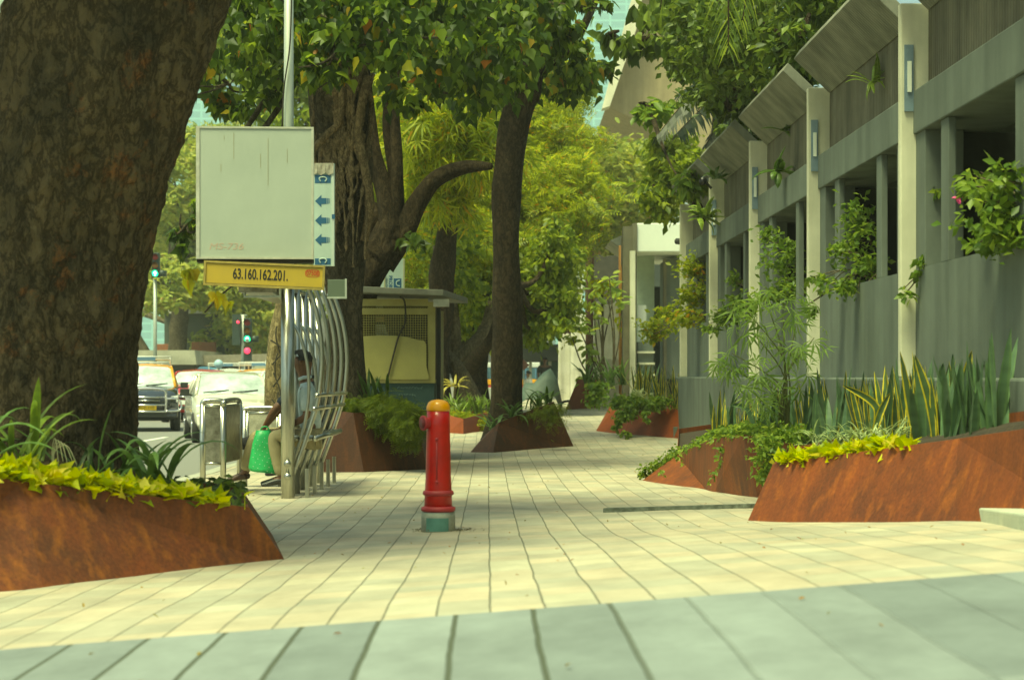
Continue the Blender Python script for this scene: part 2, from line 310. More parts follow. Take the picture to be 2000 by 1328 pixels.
# step slit and side slab
a = gp(1178, 1002); b = gp(1462, 994)
mb = MB()
c_ = [Vector((a.x, a.y, 0)), Vector((b.x, b.y, 0)), Vector((b.x+.9, b.y+.5, 0)), Vector((b.x+.9, b.y+.54, 0)), Vector((b.x, b.y+.10, 0)), Vector((a.x+.03, a.y+.09, 0))]
mb = MB(); top = [(p.x, p.y, G(p.x, p.y)+.035) for p in c_]; bot = [(p.x, p.y, G(p.x, p.y)-.05) for p in c_]
mb.add(top+bot, [(0,1,4,5), (1,2,3,4), (0,6,7,1), (1,7,8,2), (6,0,5,11)])
mk = mb.build('stone_step', mat('step_edge', (.20, .23, .19), .9, col2=(.06, .07, .05), scale=18, bump=.5)); mk['kind'] = 'structure'
a = gp(1868, 1012); b = gp(2030, 1042)
mb = MB(); c_ = [a, b, Vector((b.x+1.2, b.y-.2, 0)), Vector((3.35, a.y+.5, 0)), Vector((a.x+.1, a.y+.35, 0))]
top = [(p.x, p.y, G(p.x, p.y)+.085) for p in c_]; bot = [(p.x, p.y, G(p.x, p.y)-.1) for p in c_]
mb.add(top+bot, [(0,1,2,3,4), (0,5,6,1), (1,6,7,2), (4,9,5,0), (2,7,8,3), (3,8,9,4)]); o = mb.build('entrance_step', M['slab'], bevel=.01); o['kind'] = 'structure'
# ------------------------------------------------------------------ planters
PL = {}
def planter(key, name, B, T, m, label, diag=None, soil_drop=.07):
    n = len(B); B = [Vector(p) for p in B]; T = [Vector(p) for p in T]
    c = sum(B, Vector())/n; base = Vector((c.x, c.y, min(p.z for p in B)))
    e = empty(name, base, label, 'planter', 'rusty faceted steel planters')
    tc = sum(T, Vector())/n
    Ti = [t + (Vector((tc.x, tc.y, t.z))-t).normalized()*.018 for t in T]; S = [t-Vector((0, 0, soil_drop)) + (Vector((tc.x, tc.y, t.z))-t).normalized()*.02 for t in Ti]
    mb = MB(); B2 = [p-Vector((0, 0, .05)) for p in B]; allv = B2+T+Ti+S; f = []
    for i in range(n):
        j = (i+1) % n; dg = diag[i] if diag else i % 2
        if dg: f += [(i, j, n+j), (i, n+j, n+i)]
        else: f += [(i, j, n+i), (j, n+j, n+i)]
        f += [(n+i, n+j, 2*n+j, 2*n+i), (2*n+i, 2*n+j, 3*n+j, 3*n+i)]
    mb.add(allv, f); mb.build('shell', m, e)
    s = MB(); S2 = [p+Vector((0, 0, .012)) for p in S]; sc_ = sum(S2, Vector())/n
    s.add(S2+[sc_], [(i, (i+1) % n, n) for i in range(n)]); s.build('soil', M['soil'], e)
    PL[key] = (T, tc); return e
def off(p, dx, dy, z=None): return Vector((p.x+dx, p.y+dy, p.z if z is None else z))
# 1 left front
A, B_, C = gp(-230, 1172), gp(88, 1150), gp(565, 1090)
D = off(C, -.35, 2.3, 0); E = Vector((-3.4, 13.2, 0)); D.z = G(D.x, D.y); E.z = G(E.x, E.y)
TA, TB, TC = W(-230, 900, A.y+.1), W(42, 940, B_.y+.38), W(486, 990, C.y-.12)
planter('left', 'rusty_planter', [A, B_, C, D, E], [TA, TB, TC, off(D, -.25, -.2, TC.z+.02), off(E, .1, -.2, .42)], M['rust_left_shaded'],
        'long rusty steel planter with yellow-green ground cover, around the huge left trunk', [1, 0, 1, 0, 1])
# 3 behind shelter
A, B_, C = gp(600, 922), gp(712, 923), gp(836, 916)
planter('shelter', 'rusty_planter', [A, B_, C, off(C, .1, 2.2), off(A, 0, 2.2)], [W(655, 802, A.y+.3), W(690, 806, B_.y+.2), W(812, 806, C.y+.15), off(C, 0, 1.9, .62), off(A, .3, 1.9, .62)], M['rust_shaded'],
        'shade-darkened rusty planter behind the ribbed shelter, overgrown with feathery fern', [1, 0, 1, 0, 1])
# 4 mid pavement
A, B_, C = gp(914, 882), gp(962, 884), gp(1123, 872)
planter('mid', 'rusty_planter', [A, B_, C, off(C, -.3, 2.4), off(A, .2, 2.2)], [W(948, 848, A.y+.35), W(974, 825, B_.y+.6), W(1082, 784, C.y-.1), off(C, -.45, 2.0, .55), off(A, .35, 1.9, .30)], M['rust_shaded'],
        'rusty pyramid-shaped planter in mid pavement, slender tree growing from it', [1, 0, 1, 0, 1])
# 5 small behind
A, B_, C = gp(868, 846), gp(905, 848), gp(952, 841)
planter('small', 'rusty_planter', [A, B_, C, off(C, .1, 2), off(A, -.2, 2)], [W(880, 812, A.y+.1), W(905, 818, B_.y+.1), W(948, 806, C.y+.1), off(C, 0, 1.8, .42), off(A, 0, 1.8, .42)], M['rust_red'],
        'small rusty planter seen just right of the hydrant cap, strap leaves inside', [1, 0, 1, 0, 1])
# 6 far
A, B_ = gp(1103, 800), gp(1236, 792); C = off(B_, .25, 2.2)
planter('far', 'rusty_planter', [A, B_, C, off(A, .2, 2.6)], [W(1128, 741, A.y+.1), W(1238, 741, B_.y+.1), off(C, 0, 0, .98), off(A, .5, 2.4, .98)], M['rust_red'],
        'farthest red-rust planter by the weathered white wall, frangipani growing in it', [1, 0, 1, 0])
# 7 right far
A, B_, C = gp(1161, 841), gp(1215, 849), gp(1322, 856)
D = Vector((3.0, C.y+.2, C.z)); E = Vector((2.6, A.y+3.5, A.z))
planter('gate', 'rusty_planter', [A, B_, C, E, off(A, .3, 3.0)], [W(1203, 794, A.y+.2), W(1236, 800, B_.y+.2), W(1338, 797, C.y+.1), off(E, 0, 0, .62), off(A, .5, 2.8, .62)], M['rust_red'],
        'rusty planter at the corner of the concrete building, creeper spilling over its edge', [0, 1, 0, 1, 0])
# 8 right mid
A, B_, C = gp(1243, 938), gp(1390, 960), gp(1482, 972)
D = Vector((2.62, 16.6, G(2.6, 16.6))); E = Vector((2.95, 25.5, G(2.9, 25.5))); Fp = Vector((2.2, 24.8, G(2.2, 24.8)))
T8 = [W(1322, 888, A.y+.2), W(1388, 858, B_.y+.2), W(1452, 848, C.y+.15), W(1560, 868, 16.6), off(E, 0, 0, .50), off(Fp, -.1, -.3, .42)]
planter('right', 'rusty_planter', [A, B_, C, D, E, Fp], T8, M['rust'],
        'rusty planter under the middle windows with creeper trailing down its front', [0, 1, 0, 1, 0, 1])
# 9 right front
A, B_, C = gp(1455, 1016), gp(1866, 1019), gp(2180, 1026)
D = Vector((3.02, 10.6, .3)); E = Vector((2.98, 16.2, .1)); Fp = Vector((2.5, 16.2, .1))
T9 = [W(1510, 905, A.y+.05), W(1870, 857, B_.y+.42), W(2200, 808, C.y+.05), off(D, 0, 0, .92), off(E, 0, 0, .62), off(Fp, -.2, -.3, .50)]
planter('front', 'rusty_planter', [A, B_, C, D, E, Fp], T9, M['rust'],
        'large orange-rust planter at the right, yellow foliage and tall snake plants inside', [1, 0, 1, 0, 1, 0])
# ------------------------------------------------------------------ leaves
def tmpl(kind):
    if kind == 'heart':
        v = [(0,0,0), (.02,.30,.05), (.35,.44,.09), (.72,.20,.04), (1.15,0,-.10), (.40,0,0), (.02,-.30,.05), (.35,-.44,.09), (.72,-.20,.04)]
        return v, [(0,1,2,5), (5,2,3,4), (0,5,7,6), (5,4,8,7)]
    if kind == 'oval': return [(0,0,0), (.5,.27,.07), (1,0,-.06), (.5,-.27,.07)], [(0,1,2,2), (0,2,3,3)]
    if kind == 'lance': return [(0,0,0), (.4,.10,.03), (1,0,-.14), (.4,-.10,.03)], [(0,1,2,2), (0,2,3,3)]
    if kind == 'wide': 
        return [(0,0,0), (.3,.22,.06), (.7,.22,.06), (1,0,-.08), (.7,-.22,.06), (.3,-.22,.06)], [(0,1,2,3), (0,3,4,5)]
    if kind == 'pinnate':
        v, f = [], []
        for i in range(7):
            x = .12+.13*i; l = .30*math.sin(PI*(i+1.5)/9.0)+.05; z = -.22*x*x
            for s in (1, -1):
                b = len(v); v += [(x, 0, z), (x+.02, s*l*.5, z+.02), (x+.10, s*l, z-.05), (x+.085, s*l*.45, z+.0)]; f.append((b, b+1, b+2, b+3))
        return v, f
    if kind == 'fingers':
        v, f = [], []
        for a in (-75, -40, -10, 20, 50, 80):
            c, s = math.cos(math.radians(a)), math.sin(math.radians(a)); b = len(v)
            for (x, y, z) in ((0,0,0), (.45,.055,.03), (1,0,-.3), (.45,-.055,.03)): v.append((x*c-y*s, x*s+y*c, z))
            f.append((b, b+1, b+2, b+3))
        return v, f
RG = np.random.default_rng(11)
def cloud(blobs, count, clumps=40, sig=.22, shell=.55, rg=RG):
    """points in ellipsoids (centre, radii), gathered in clumps"""
    vol = np.array([b[1][0]*b[1][1]*b[1][2] for b in blobs])**.67; vol = vol/vol.sum(); out = []
    for (c, r), wt in zip(blobs, vol):
        n = max(3, int(count*wt)); k = max(4, int(clumps*wt)+1)
        u = rg.normal(size=(k, 3)); u /= np.linalg.norm(u, axis=1)[:, None]; u *= (shell + (1-shell)*rg.random((k, 1)))**.8
        cc = u*np.array(r)+np.array(c); cs = rg.uniform(.6, 1.3, k)
        idx = rg.integers(0, k, n); q = rg.normal(size=(n, 3))*np.array([1, 1, .75])*sig*np.mean(r)*cs[idx][:, None]
        out.append(cc[idx]+q)
    return np.concatenate(out)
def leafmesh(name, pts, kind, size, m, parent=None, droop=.5, var=.35, rg=RG, heading=None, roll=.8):
    pts = np.asarray(pts); n = len(pts); v, f = tmpl(kind); v = np.array(v); k = len(v)
    hd = rg.uniform(0, 2*PI, n) if heading is None else heading
    pt = rg.normal(droop, .45, n); rl = rg.normal(0, roll, n); s = size*rg.uniform(1-var, 1+var, n)
    ch, sh, cp, sp, cr, sr = np.cos(hd), np.sin(hd), np.cos(pt), np.sin(pt), np.cos(rl), np.sin(rl)
    X = np.stack([ch*cp, sh*cp, -sp], 1); Yv = np.stack([-sh, ch, 0*ch], 1); Z = np.cross(X, Yv)
    Y2 = Yv*cr[:, None]+Z*sr[:, None]; Z2 = -Yv*sr[:, None]+Z*cr[:, None]
    vv = (v[None, :, 0, None]*X[:, None]+v[None, :, 1, None]*Y2[:, None]+v[None, :, 2, None]*Z2[:, None])*s[:, None, None]+pts[:, None]
    vv = vv.reshape(-1, 3)
    fs = [tuple(dict.fromkeys(q)) for q in f]; lens = [len(q) for q in fs]; flat = np.array([i for q in fs for i in q])
    loops = (flat[None]+np.arange(n)[:, None]*k).ravel(); ll = np.tile(lens, n); starts = np.concatenate([[0], np.cumsum(ll)[:-1]])
    me = bpy.data.meshes.new(name); me.vertices.add(len(vv)); me.vertices.foreach_set('co', vv.astype(np.float32).ravel())
    me.loops.add(len(loops)); me.loops.foreach_set('vertex_index', loops.astype(np.int32)); me.polygons.add(len(ll))
    me.polygons.foreach_set('loop_start', starts.astype(np.int32)); me.polygons.foreach_set('loop_total', ll.astype(np.int32)); me.update(calc_edges=True); me.validate()
    return link(name, me, m, parent)
def EB(px, py, d, rx, ry, rd): c = W(px, py, d); return (tuple(c), (rx*d/F, rd, ry*d/F))
LM = {
 'peepal': leafmat('peepal_leaf', [(0, (.025, .05, .008)), (.6, (.07, .12, .014)), (.955, (.19, .26, .03)), (.98, (.32, .24, .02)), (1, (.32, .12, .02))], .5),
 'dark': leafmat('dark_leaf', [(0, (.04, .07, .012)), (.6, (.09, .14, .02)), (1, (.19, .25, .04))], .35),
 'yellow': leafmat('yellow_green_leaf', [(0, (.13, .19, .018)), (.5, (.25, .31, .028)), (.93, (.42, .44, .04)), (1, (.5, .24, .02))], .5),
 'mid': leafmat('mid_green_leaf', [(0, (.08, .13, .018)), (.5, (.16, .22, .025)), (1, (.30, .35, .04))], .5),
 'far': leafmat('far_leaf', [(0, (.20, .27, .06)), (.5, (.32, .37, .08)), (.96, (.48, .48, .12)), (1, (.40, .24, .10))], .45),
 'lime': leafmat('lime_leaf', [(0, (.20, .28, .012)), (.35, (.40, .45, .014)), (.8, (.56, .56, .018)), (1, (.66, .60, .10))], .4),
 'creeper': leafmat('creeper_leaf', [(0, (.09, .16, .025)), (.6, (.16, .25, .035)), (1, (.26, .33, .05))], .45),
 'fern': leafmat('fern_leaf', [(0, (.09, .14, .015)), (1, (.17, .21, .02))], .5),
 'boug': leafmat('shrub_leaf', [(0, (.07, .13, .02)), (.6, (.13, .21, .03)), (1, (.24, .32, .05))], .45),
 'palm': leafmat('palm_leaf', [(0, (.012, .02, .010)), (1, (.035, .048, .02))], .2),
 'straw': leafmat('pink_flower', [(0, (.6, .05, .22)), (1, (.7, .10, .30))], .4),
 'frang': leafmat('frangipani_leaf', [(0, (.18, .27, .07)), (.7, (.26, .34, .07)), (1, (.5, .5, .05))], .5),
}
def uvleafmat(name, mid, edge, width=.3, trans=.25, band=None):
    m = bpy.data.materials.new(name); m.use_nodes = True; t = m.node_tree; N = t.nodes; L = t.links; b = N['Principled BSDF']; b.inputs['Roughness'].default_value = .4
    uv = N.new('ShaderNodeUVMap'); sp = N.new('ShaderNodeSeparateXYZ'); L.new(uv.outputs[0], sp.inputs[0])
    a = math_n(N, L, 'ABSOLUTE', math_n(N, L, 'SUBTRACT', sp.outputs[0], .5))
    mr = N.new('ShaderNodeMapRange'); L.new(a, mr.inputs[0]); mr.inputs[1].default_value = .5-width-.03; mr.inputs[2].default_value = .5-width+.03
    mx = N.new('ShaderNodeMix'); mx.data_type = 'RGBA'; L.new(mr.outputs[0], mx.inputs[0]); mx.inputs[6].default_value = (*mid, 1); mx.inputs[7].default_value = (*edge, 1)
    g = N.new('ShaderNodeNewGeometry'); hs = N.new('ShaderNodeHueSaturation'); L.new(mx.outputs[2], hs.inputs['Color'])
    r2 = N.new('ShaderNodeMapRange'); L.new(g.outputs['Random Per Island'], r2.inputs[0]); r2.inputs[3].default_value = .6; r2.inputs[4].default_value = 1.35
    nz = N.new('ShaderNodeTexNoise'); nz.inputs['Scale'].default_value = 9; cc = N.new('ShaderNodeCombineXYZ'); L.new(sp.outputs[1], cc.inputs[1]); L.new(g.outputs['Random Per Island'], cc.inputs[2]); L.new(cc.outputs[0], nz.inputs[0])
    L.new(math_n(N, L, 'MULTIPLY', r2.outputs[0], math_n(N, L, 'ADD', nz.outputs[0], .5)), hs.inputs['Value'])
    L.new(hs.outputs[0], b.inputs['Base Color']); tr = N.new('ShaderNodeBsdfTranslucent'); L.new(hs.outputs[0], tr.inputs[0]); ms = N.new('ShaderNodeMixShader'); ms.inputs[0].default_value = trans
    L.new(b.outputs[0], ms.inputs[1]); L.new(tr.outputs[0], ms.inputs[2]); L.new(ms.outputs[0], N['Material Output'].inputs[0]); return m
SM = {'snake_y': uvleafmat('snake_leaf_edged', (.08, .13, .05), (.62, .50, .05), .17), 'snake_g': uvleafmat('snake_leaf_plain', (.08, .14, .07), (.10, .17, .07), .2),
      'lily': uvleafmat('lily_leaf', (.15, .25, .07), (.13, .22, .06), .2, .35), 'strap': uvleafmat('strap_leaf', (.20, .29, .05), (.24, .32, .05), .2, .35),
      'variegated': uvleafmat('striped_leaf', (.42, .48, .22), (.20, .28, .09), .22, .35), 'stripdark': uvleafmat('dark_strap', (.09, .16, .03), (.10, .17, .03), .2, .35)}
def blades(name, base, n, length, width, m, parent, lean=.25, arch=.6, taper='strap', spread=.06, seed=0, segs=8, lvar=.3):
    r = random.Random(seed); V = []; Fc = []; UV = []
    for i in range(n):
        an = r.uniform(0, 2*PI); ln = abs(r.gauss(lean, lean*.5)); L_ = length*r.uniform(1-lvar, 1+lvar*.6); wd = width*r.uniform(.75, 1.15); ar = arch*r.uniform(.3, 1.5)
        p = Vector(base)+Vector((r.gauss(0, spread), r.gauss(0, spread), 0)); th = ln; tw = r.uniform(-.8, .8)
        b = len(V)
        for k in range(segs+1):
            t = k/segs
            if taper == 'strap': w_ = wd*min(1, .55+1.6*t)*(1-max(0, (t-.55)/.45)**2)
            else: w_ = wd*(.5+.5*min(1, t*2.2))*(1-max(0, (t-.5)/.5)**2.2)
            side = Vector((-math.sin(an+tw*t), math.cos(an+tw*t), 0)); up = Vector((math.cos(an)*math.sin(th+PI/2), math.sin(an)*math.sin(th+PI/2), math.cos(th+PI/2)))
            cup = .25*w_ if taper == 'strap' else .15*w_
            V.extend([p-side*w_/2-up*-cup*.5, p-up*cup*.5, p+side*w_/2-up*-cup*.5]); UV.extend([(0, t), (.5, t), (1, t)])
            p = p+Vector((math.cos(an)*math.sin(th), math.sin(an)*math.sin(th), math.cos(th)))*L_/segs; th += ar*(.4+1.2*t)/segs*1.4
        for k in range(segs):
            a = b+k*3; Fc += [(a, a+1, a+4, a+3), (a+1, a+2, a+5, a+4)]
    me = bpy.data.meshes.new(name); me.from_pydata([tuple(q) for q in V], [], Fc); u = me.uv_layers.new(name='UVMap')
    li = np.zeros(len(me.loops), dtype=np.int32); me.loops.foreach_get('vertex_index', li); u.data.foreach_set('uv', np.array(UV, dtype=np.float32)[li].ravel())
    return link(name, me, m, parent, True)
def topz(key, x, y):
    T, tc = PL[key]; best = 0; wsum = 0
    for t in T: wg = 1/((t.x-x)**2+(t.y-y)**2+.02); best += wg*t.z; wsum += wg
    return best/wsum-.08
def inpoly(pt, poly):
    x, y = pt; c = False; n = len(poly)
    for i in range(n):
        a, b = poly[i], poly[(i+1) % n]
        if (a.y > y) != (b.y > y) and x < (b.x-a.x)*(y-a.y)/(b.y-a.y)+a.x: c = not c
    return c
def cover_pts(key, n, h=.08, box=None, r=None, front=None):
    T, tc = PL[key]; r = r or random.Random(5); xs_ = [t.x for t in T]; ys_ = [t.y for t in T]; out = []; tries = 0
    while len(out) < n and tries < n*40:
        tries += 1; x, y = r.uniform(min(xs_), max(xs_)), r.uniform(min(ys_), max(ys_))
        if box and not (box[0] < x < box[1] and box[2] < y < box[3]): continue
        if inpoly((x, y), T): out.append((x, y, topz(key, x, y)+.03+r.random()**1.3*h))
    return out
def near_edge(T, i, j, n, w, h, r, t0=0, t1=1, drop=0):      # points in a strip just inside rim edge i-j
    a, b = T[i], T[j]; c = sum(T, Vector())/len(T); out = []
    for _ in range(n):
        t = t0+(t1-t0)*r.random(); p = a.lerp(b, t); q = Vector((c.x, c.y, p.z))-p; q.normalize()
        out.append(tuple(p+q*r.random()*w+Vector((0, 0, -.03+r.random()*h-drop*r.random()))))
    return out
# ------------------------------------------------------------------ concrete building along the right
bl = empty('concrete_building', (0, 0, 0), 'long grey concrete building with pale piers, deep windows and slanted hoods', 'building', rz=math.atan(.0105))
XO, XP = 3.2, 3.32
D0 = 15.2-4.45*2; bays = [D0+4.45*i for i in range(7)]       # near faces of the piers
def bbox(name, m, *boxes, bevel=0, parent=None):
    mb = MB()
    for a, b in boxes: mb.box(a, b)
    return mb.build(name, m, parent or bl, bevel=bevel, local=True)
bbox('plinth', M['wall'], ((XO-.012, 5, -.6), (XP+1.2, 33.75, 1.07)), bevel=.02)
bbox('plinth_step', M['wall'], ((XO-.10, 33.1, -.4), (XO+.5, 34.0, .22)), bevel=.01)
for i, d in enumerate(bays):
    p = bbox('pier', M['pier'], ((XO, d, 1.071), (XP+.3, d+.09, 4.0)), bevel=.012)
    if i < 6 and i > 0:
        pb = MB().box((XO+.03, d-.022, 3.15), (XO+.10, d-.001, 3.67)); l = pb.build('wall_lamp', M.setdefault('lampblue', mat('blue_grey_metal', (.20, .28, .34), .5, noise_amt=.3)), p, local=True)
        MB().box((XO+.050, d-.036, 3.30), (XO+.082, d-.0225, 3.54)).build('lamp_cover', M['white'], l, local=True)
for i in range(7):
    a = bays[i]+.09; b = bays[i+1] if i < 6 else None
    if b is None: break
    L_ = b-a
    bbox('sill_wall', M['wall'], ((XP, a, 1.071), (XP+.5, b, 1.92)))
    bbox('lintel', M['wall'], ((XP-.02, a, 2.97), (XP+.6, b, 3.31)), bevel=.01)
    bbox('upper_panel', M['wall_board'], ((XP+.10, a, 3.311), (XP+.4, b, 4.02)))
    ms = [(a, a+.62, .3), (a+1.27, a+1.47, .06), (b-1.08, b-.85, .06), (b-.32, b, .3)]
    for (u, v_, dp) in ms: bbox('mullion', M['wall'], ((XP+.002, u, 1.921), (XP+dp, v_, 2.969)), bevel=.006)
    bbox('window_recess', M['recess_shade'], ((XP+1.1, a, 1.5), (XP+1.2, b, 2.968)), ((XP+.32, a-.25, 1.925), (XP+1.1, a-.12, 2.968)))
    # slanted hood
    hb = MB(); x0, z0, x1, z1 = XP+.09, 3.935, XO-.15, 4.28; hx, hz = -.05, .09
    poly = [(x0, a+.62, z0), (x1, a+.62, z1), (x1+.055, a+.62, z1+.085), (x0, a+.62, z0+.14)]
    hb.prism(poly, (0, L_-.66, 0)); hb.build('hood', M['hood'], bl, local=True, bevel=.008)
bbox('roof_wall', M['wall'], ((XP+.5, 5, 3.94), (XP+5, 33.4, 4.0)), ((XP+1.3, 5, 1.075), (XP+1.5, 33.4, 3.935)))
bbox('end_wall', M['wall'], ((XP+.02, 33.42, 1.072), (XP+3, 33.6, 3.9)))
# camera on the pier
cm = empty('security_camera', W(1376, 352, 28.0), 'black security camera on the fourth pier under the hood', 'camera')
mb = MB(); p = W(1376, 352, 28.0); mb.tube([p, p+Vector((-.05, -.22, -.04))], .055, 12); mb.build('camera_body', mat('black_plastic', (.02, .02, .025), .3), cm, True)
MB().tube([p+Vector((.1, 0, -.12)), p+Vector((0, -.02, -.02))], .02, 8).build('bracket', M['dark'], cm)
# gatehouse
gh = empty('gatehouse', W(1285, 790, 46), 'pale gatehouse with bright white fascia beyond the concrete building', 'building')
def gbox(name, m, px0, px1, py0, py1, d, dep, par=gh, bevel=0):
    a = W(px0, py1, d); b = W(px1, py0, d); return MB().box((a.x, d, a.z), (b.x, d+dep, b.z)).build(name, m, par, bevel=bevel)
gbox('fascia', M['white'], 1244, 1420, 436, 492, 44, 5, bevel=.02)
gbox('corner_pier', M['wall_board'], 1217, 1243.5, 442, 800, 44, .5)
gbox('roof_edge', M['wall_board'], 1236, 1244, 436, 494, 43.95, 4.9)
gbox('column', M['pier'], 1231, 1241, 490, 800, 43.7, .28)
gbox('wall', mat('pale_green_wall', (.55, .66, .52), .7, noise_amt=.15), 1243, 1278, 495, 668, 45.5, .3)
gbox('steps_wall', M['wall'], 1246, 1276, 668, 800, 44.2, 2)
for k in range(3): gbox('ledge', M['pier'], 1245, 1279, 686+22*k, 690+22*k, 44.1, 2)
gbox('inner_wall', M['recess_shade'], 1278, 1330, 560, 800, 48, .3)
gbox('door_frame', M['wall_board'], 1296, 1302, 506, 800, 45, .2)
gbox('side_panel', M['wall'], 1302, 1340, 506, 740, 45.2, 2)
gbox('counter', M['white'], 1246, 1262, 596, 666, 44.4, .1)
o = empty('wall_bracket_lamp', W(1330, 472, 43), 'small black lamp fixed on the white fascia', 'lamp'); p = W(1330, 472, 43)
MB().tube([p, p+Vector((-.1, -.1, 0))], .07, 10).build('lamp_head', M['dark'], o, True)
# small slanted hood beyond
o = empty('entrance_canopy', W(1215, 500, 50), 'small slanted grey canopy left of the gatehouse', 'canopy')
MB().prism([W(1192, 470, 50), W(1213, 460, 50), W(1243, 482, 50), W(1238, 500, 50)], (0, 3, 0)).build('canopy_slab', M['hood'], o)
# weathered white walls far behind
def wallthing(name, label, cat, m, quads, d, dep, group=None, cap=None):
    o = empty(name, W((quads[0][0]+quads[0][1])/2, 795, d), label, cat, group)
    for q in quads: 
        a = W(q[0], q[3], d+q[4] if len(q) > 4 else d); b = W(q[1], q[2], a.y); mb = MB()
        # uneven crumbling top
        n = 7; top = [(a.x+(b.x-a.x)*k/n, a.y, b.z+random.Random(k+int(q[0])).uniform(-.06, .06)) for k in range(n+1)]
        mb.prism([(a.x, a.y, a.z)]+top+[(b.x, a.y, a.z)], (0, dep, 0)); mb.build('wall_panel', m, o, bevel=.01)
    return o
wallthing('boundary_wall', 'streaked white wall pillar at the far end of the paving', 'wall', M['weather'], [(1091, 1114, 652, 830)], 52, .5)
wallthing('boundary_wall', 'tall weathered white wall section behind the frangipani', 'wall', M['weather'], [(1113, 1138, 540, 830), (1134, 1162, 610, 830, 1)], 55, .4)
wallthing('boundary_wall', 'peeling white and grey wall slab beside the orange post', 'wall', M['weather'], [(1160, 1219, 592, 830), (1182, 1214, 700, 830, -.6)], 49.5, .3)
wallthing('shed', 'dark shed behind the white boundary walls', 'shed', mat('shed_dark', (.07, .065, .05), .9, noise_amt=.5), [(1152, 1216, 500, 800)], 60, 4)
def pole(name, label, cat, px, y0, y1, d, r, m, px2=None, group=None):
    o = empty(name, W(px, y1, d), label, cat, group); MB().tube([W(px, y1, d), W(px2 or px, y0, d)], r, 12).build('shaft', m, o, True); return o
brown = mat('brown_rust', (.10, .045, .025), .85, noise_amt=.5, scale=9, stretch=(3, 3, .3))
pole('iron_post', 'tall dark brown iron post behind the frangipani', 'post', 1152, 440, 800, 50.5, .11, brown)
pole('iron_post', 'brown rusty pipe rising left of the white wall pillar', 'post', 1108, 400, 670, 53.5, .10, brown)
pole('painted_post', 'narrow orange and purple painted post beside the gatehouse', 'post', 1213, 480, 790, 48.8, .06, mat('orange_paint', (.55, .24, .05), .6, noise_amt=.2))
for k, (px, y0) in enumerate(((1096, 560), (1100, 590), (1104, 575))): pole('thin_pipe', 'thin rusty pipe against the white wall', 'pipe', px, y0, 680, 52.9+.1*k, .02, brown, group='thin rusty pipes')
# high-rise with sloping brown underside
def bigprism(name, label, pts, d, dep, m, parts=()):
    o = empty(name, (W(pts[0][0], 735, d).x, d, -.26), label, 'building')
    MB().prism([W(x, y, d) for x, y in pts], (0, dep, 0)).build('facade', m, o)
    for (pp, mm, dd, nm) in parts: MB().prism([W(x, y, dd) for x, y in pp], (0, 1.0, 0)).build(nm, mm, o)
    return o
tan = concmat('tan_cladding', (.42, .34, .20), (.36, .29, .17), .12)
cream = concmat('cream_cladding', (.80, .76, .58), (.70, .66, .5), .1)
glass = bpy.data.materials.new('blue_glass'); glass.use_nodes = True
def glassmat(m, c):
    t = m.node_tree; N = t.nodes; L = t.links; b = N['Principled BSDF']; b.inputs['Roughness'].default_value = .15
    br = N.new('ShaderNodeTexBrick'); br.offset = 0; br.inputs['Color1'].default_value = (*c, 1); br.inputs['Color2'].default_value = (c[0]*.9, c[1]*.94, c[2]*.97, 1); br.inputs['Mortar'].default_value = (.42, .70, .70, 1)
    br.inputs['Scale'].default_value = .35; br.inputs['Mortar Size'].default_value = .03; co = N.new('ShaderNodeTexCoord'); mp = N.new('ShaderNodeMapping'); mp.inputs['Rotation'].default_value = (PI/2, 0, 0)
    L.new(co.outputs['Object'], mp.inputs[0]); L.new(mp.outputs[0], br.inputs[0]); L.new(br.outputs[0], b.inputs['Base Color'])
glassmat(glass, (.36, .58, .60))
bigprism('office_building', 'cantilevered tan clad office block rising above the trees', [(1184, 208), (1235, 60), (1262, -60), (1460, -60), (1460, 330), (1296, 258)], 85, 14, tan,
         [([(1176, 212), (1228, 20), (1250, -60), (1266, -60), (1242, 60), (1191, 208)], cream, 84, 'edge_strip'), ([(1196, 420), (1300, 420), (1300, 830), (1196, 830)], M['wall'], 90, 'base')])
gt = bigprism('glass_tower', 'distant pale blue glass tower behind the central trees', [(1085, 850), (1085, -60), (1250, -60), (1250, 850)], 170, 14, glass)
gt = bigprism('glass_tower', 'distant teal glass tower behind the left trees above the junction', [(250, 850), (250, 60), (430, 40), (430, 850)], 170, 14, glass)
bigprism('apartment_block', 'pale green-grey building edge visible left of the huge trunk', [(-420, 900), (-420, -120), (40, -120), (40, 900)], 120, 12, mat('greygreen_render', (.42, .50, .42), .8, noise_amt=.1))
bigprism('white_facade', 'white facade sliver glimpsed between crowns near the iron post', [(1128, 560), (1128, 395), (1160, 395), (1160, 560)], 95, 6, mat('pale_facade', (.72, .82, .80), .7, noise_amt=.1))
# ------------------------------------------------------------------ trees
def limb(pts, rad, n=12, m_=24, seed=0, bump=.25):
    P = catmull(pts, max(2, m_//(len(pts)-1))); return P, lerp_list(rad, len(P)), n, bump, seed
def trunk(name, limbs, m, parent, smooth=True):
    mb = MB()
    for (P, R, n, bump, seed) in limbs: mb.tube(P, R, n, bump=bump, seed=seed)
    return mb.build(name, m, parent, smooth)
def WL(*pts): return [W(*p) for p in pts]
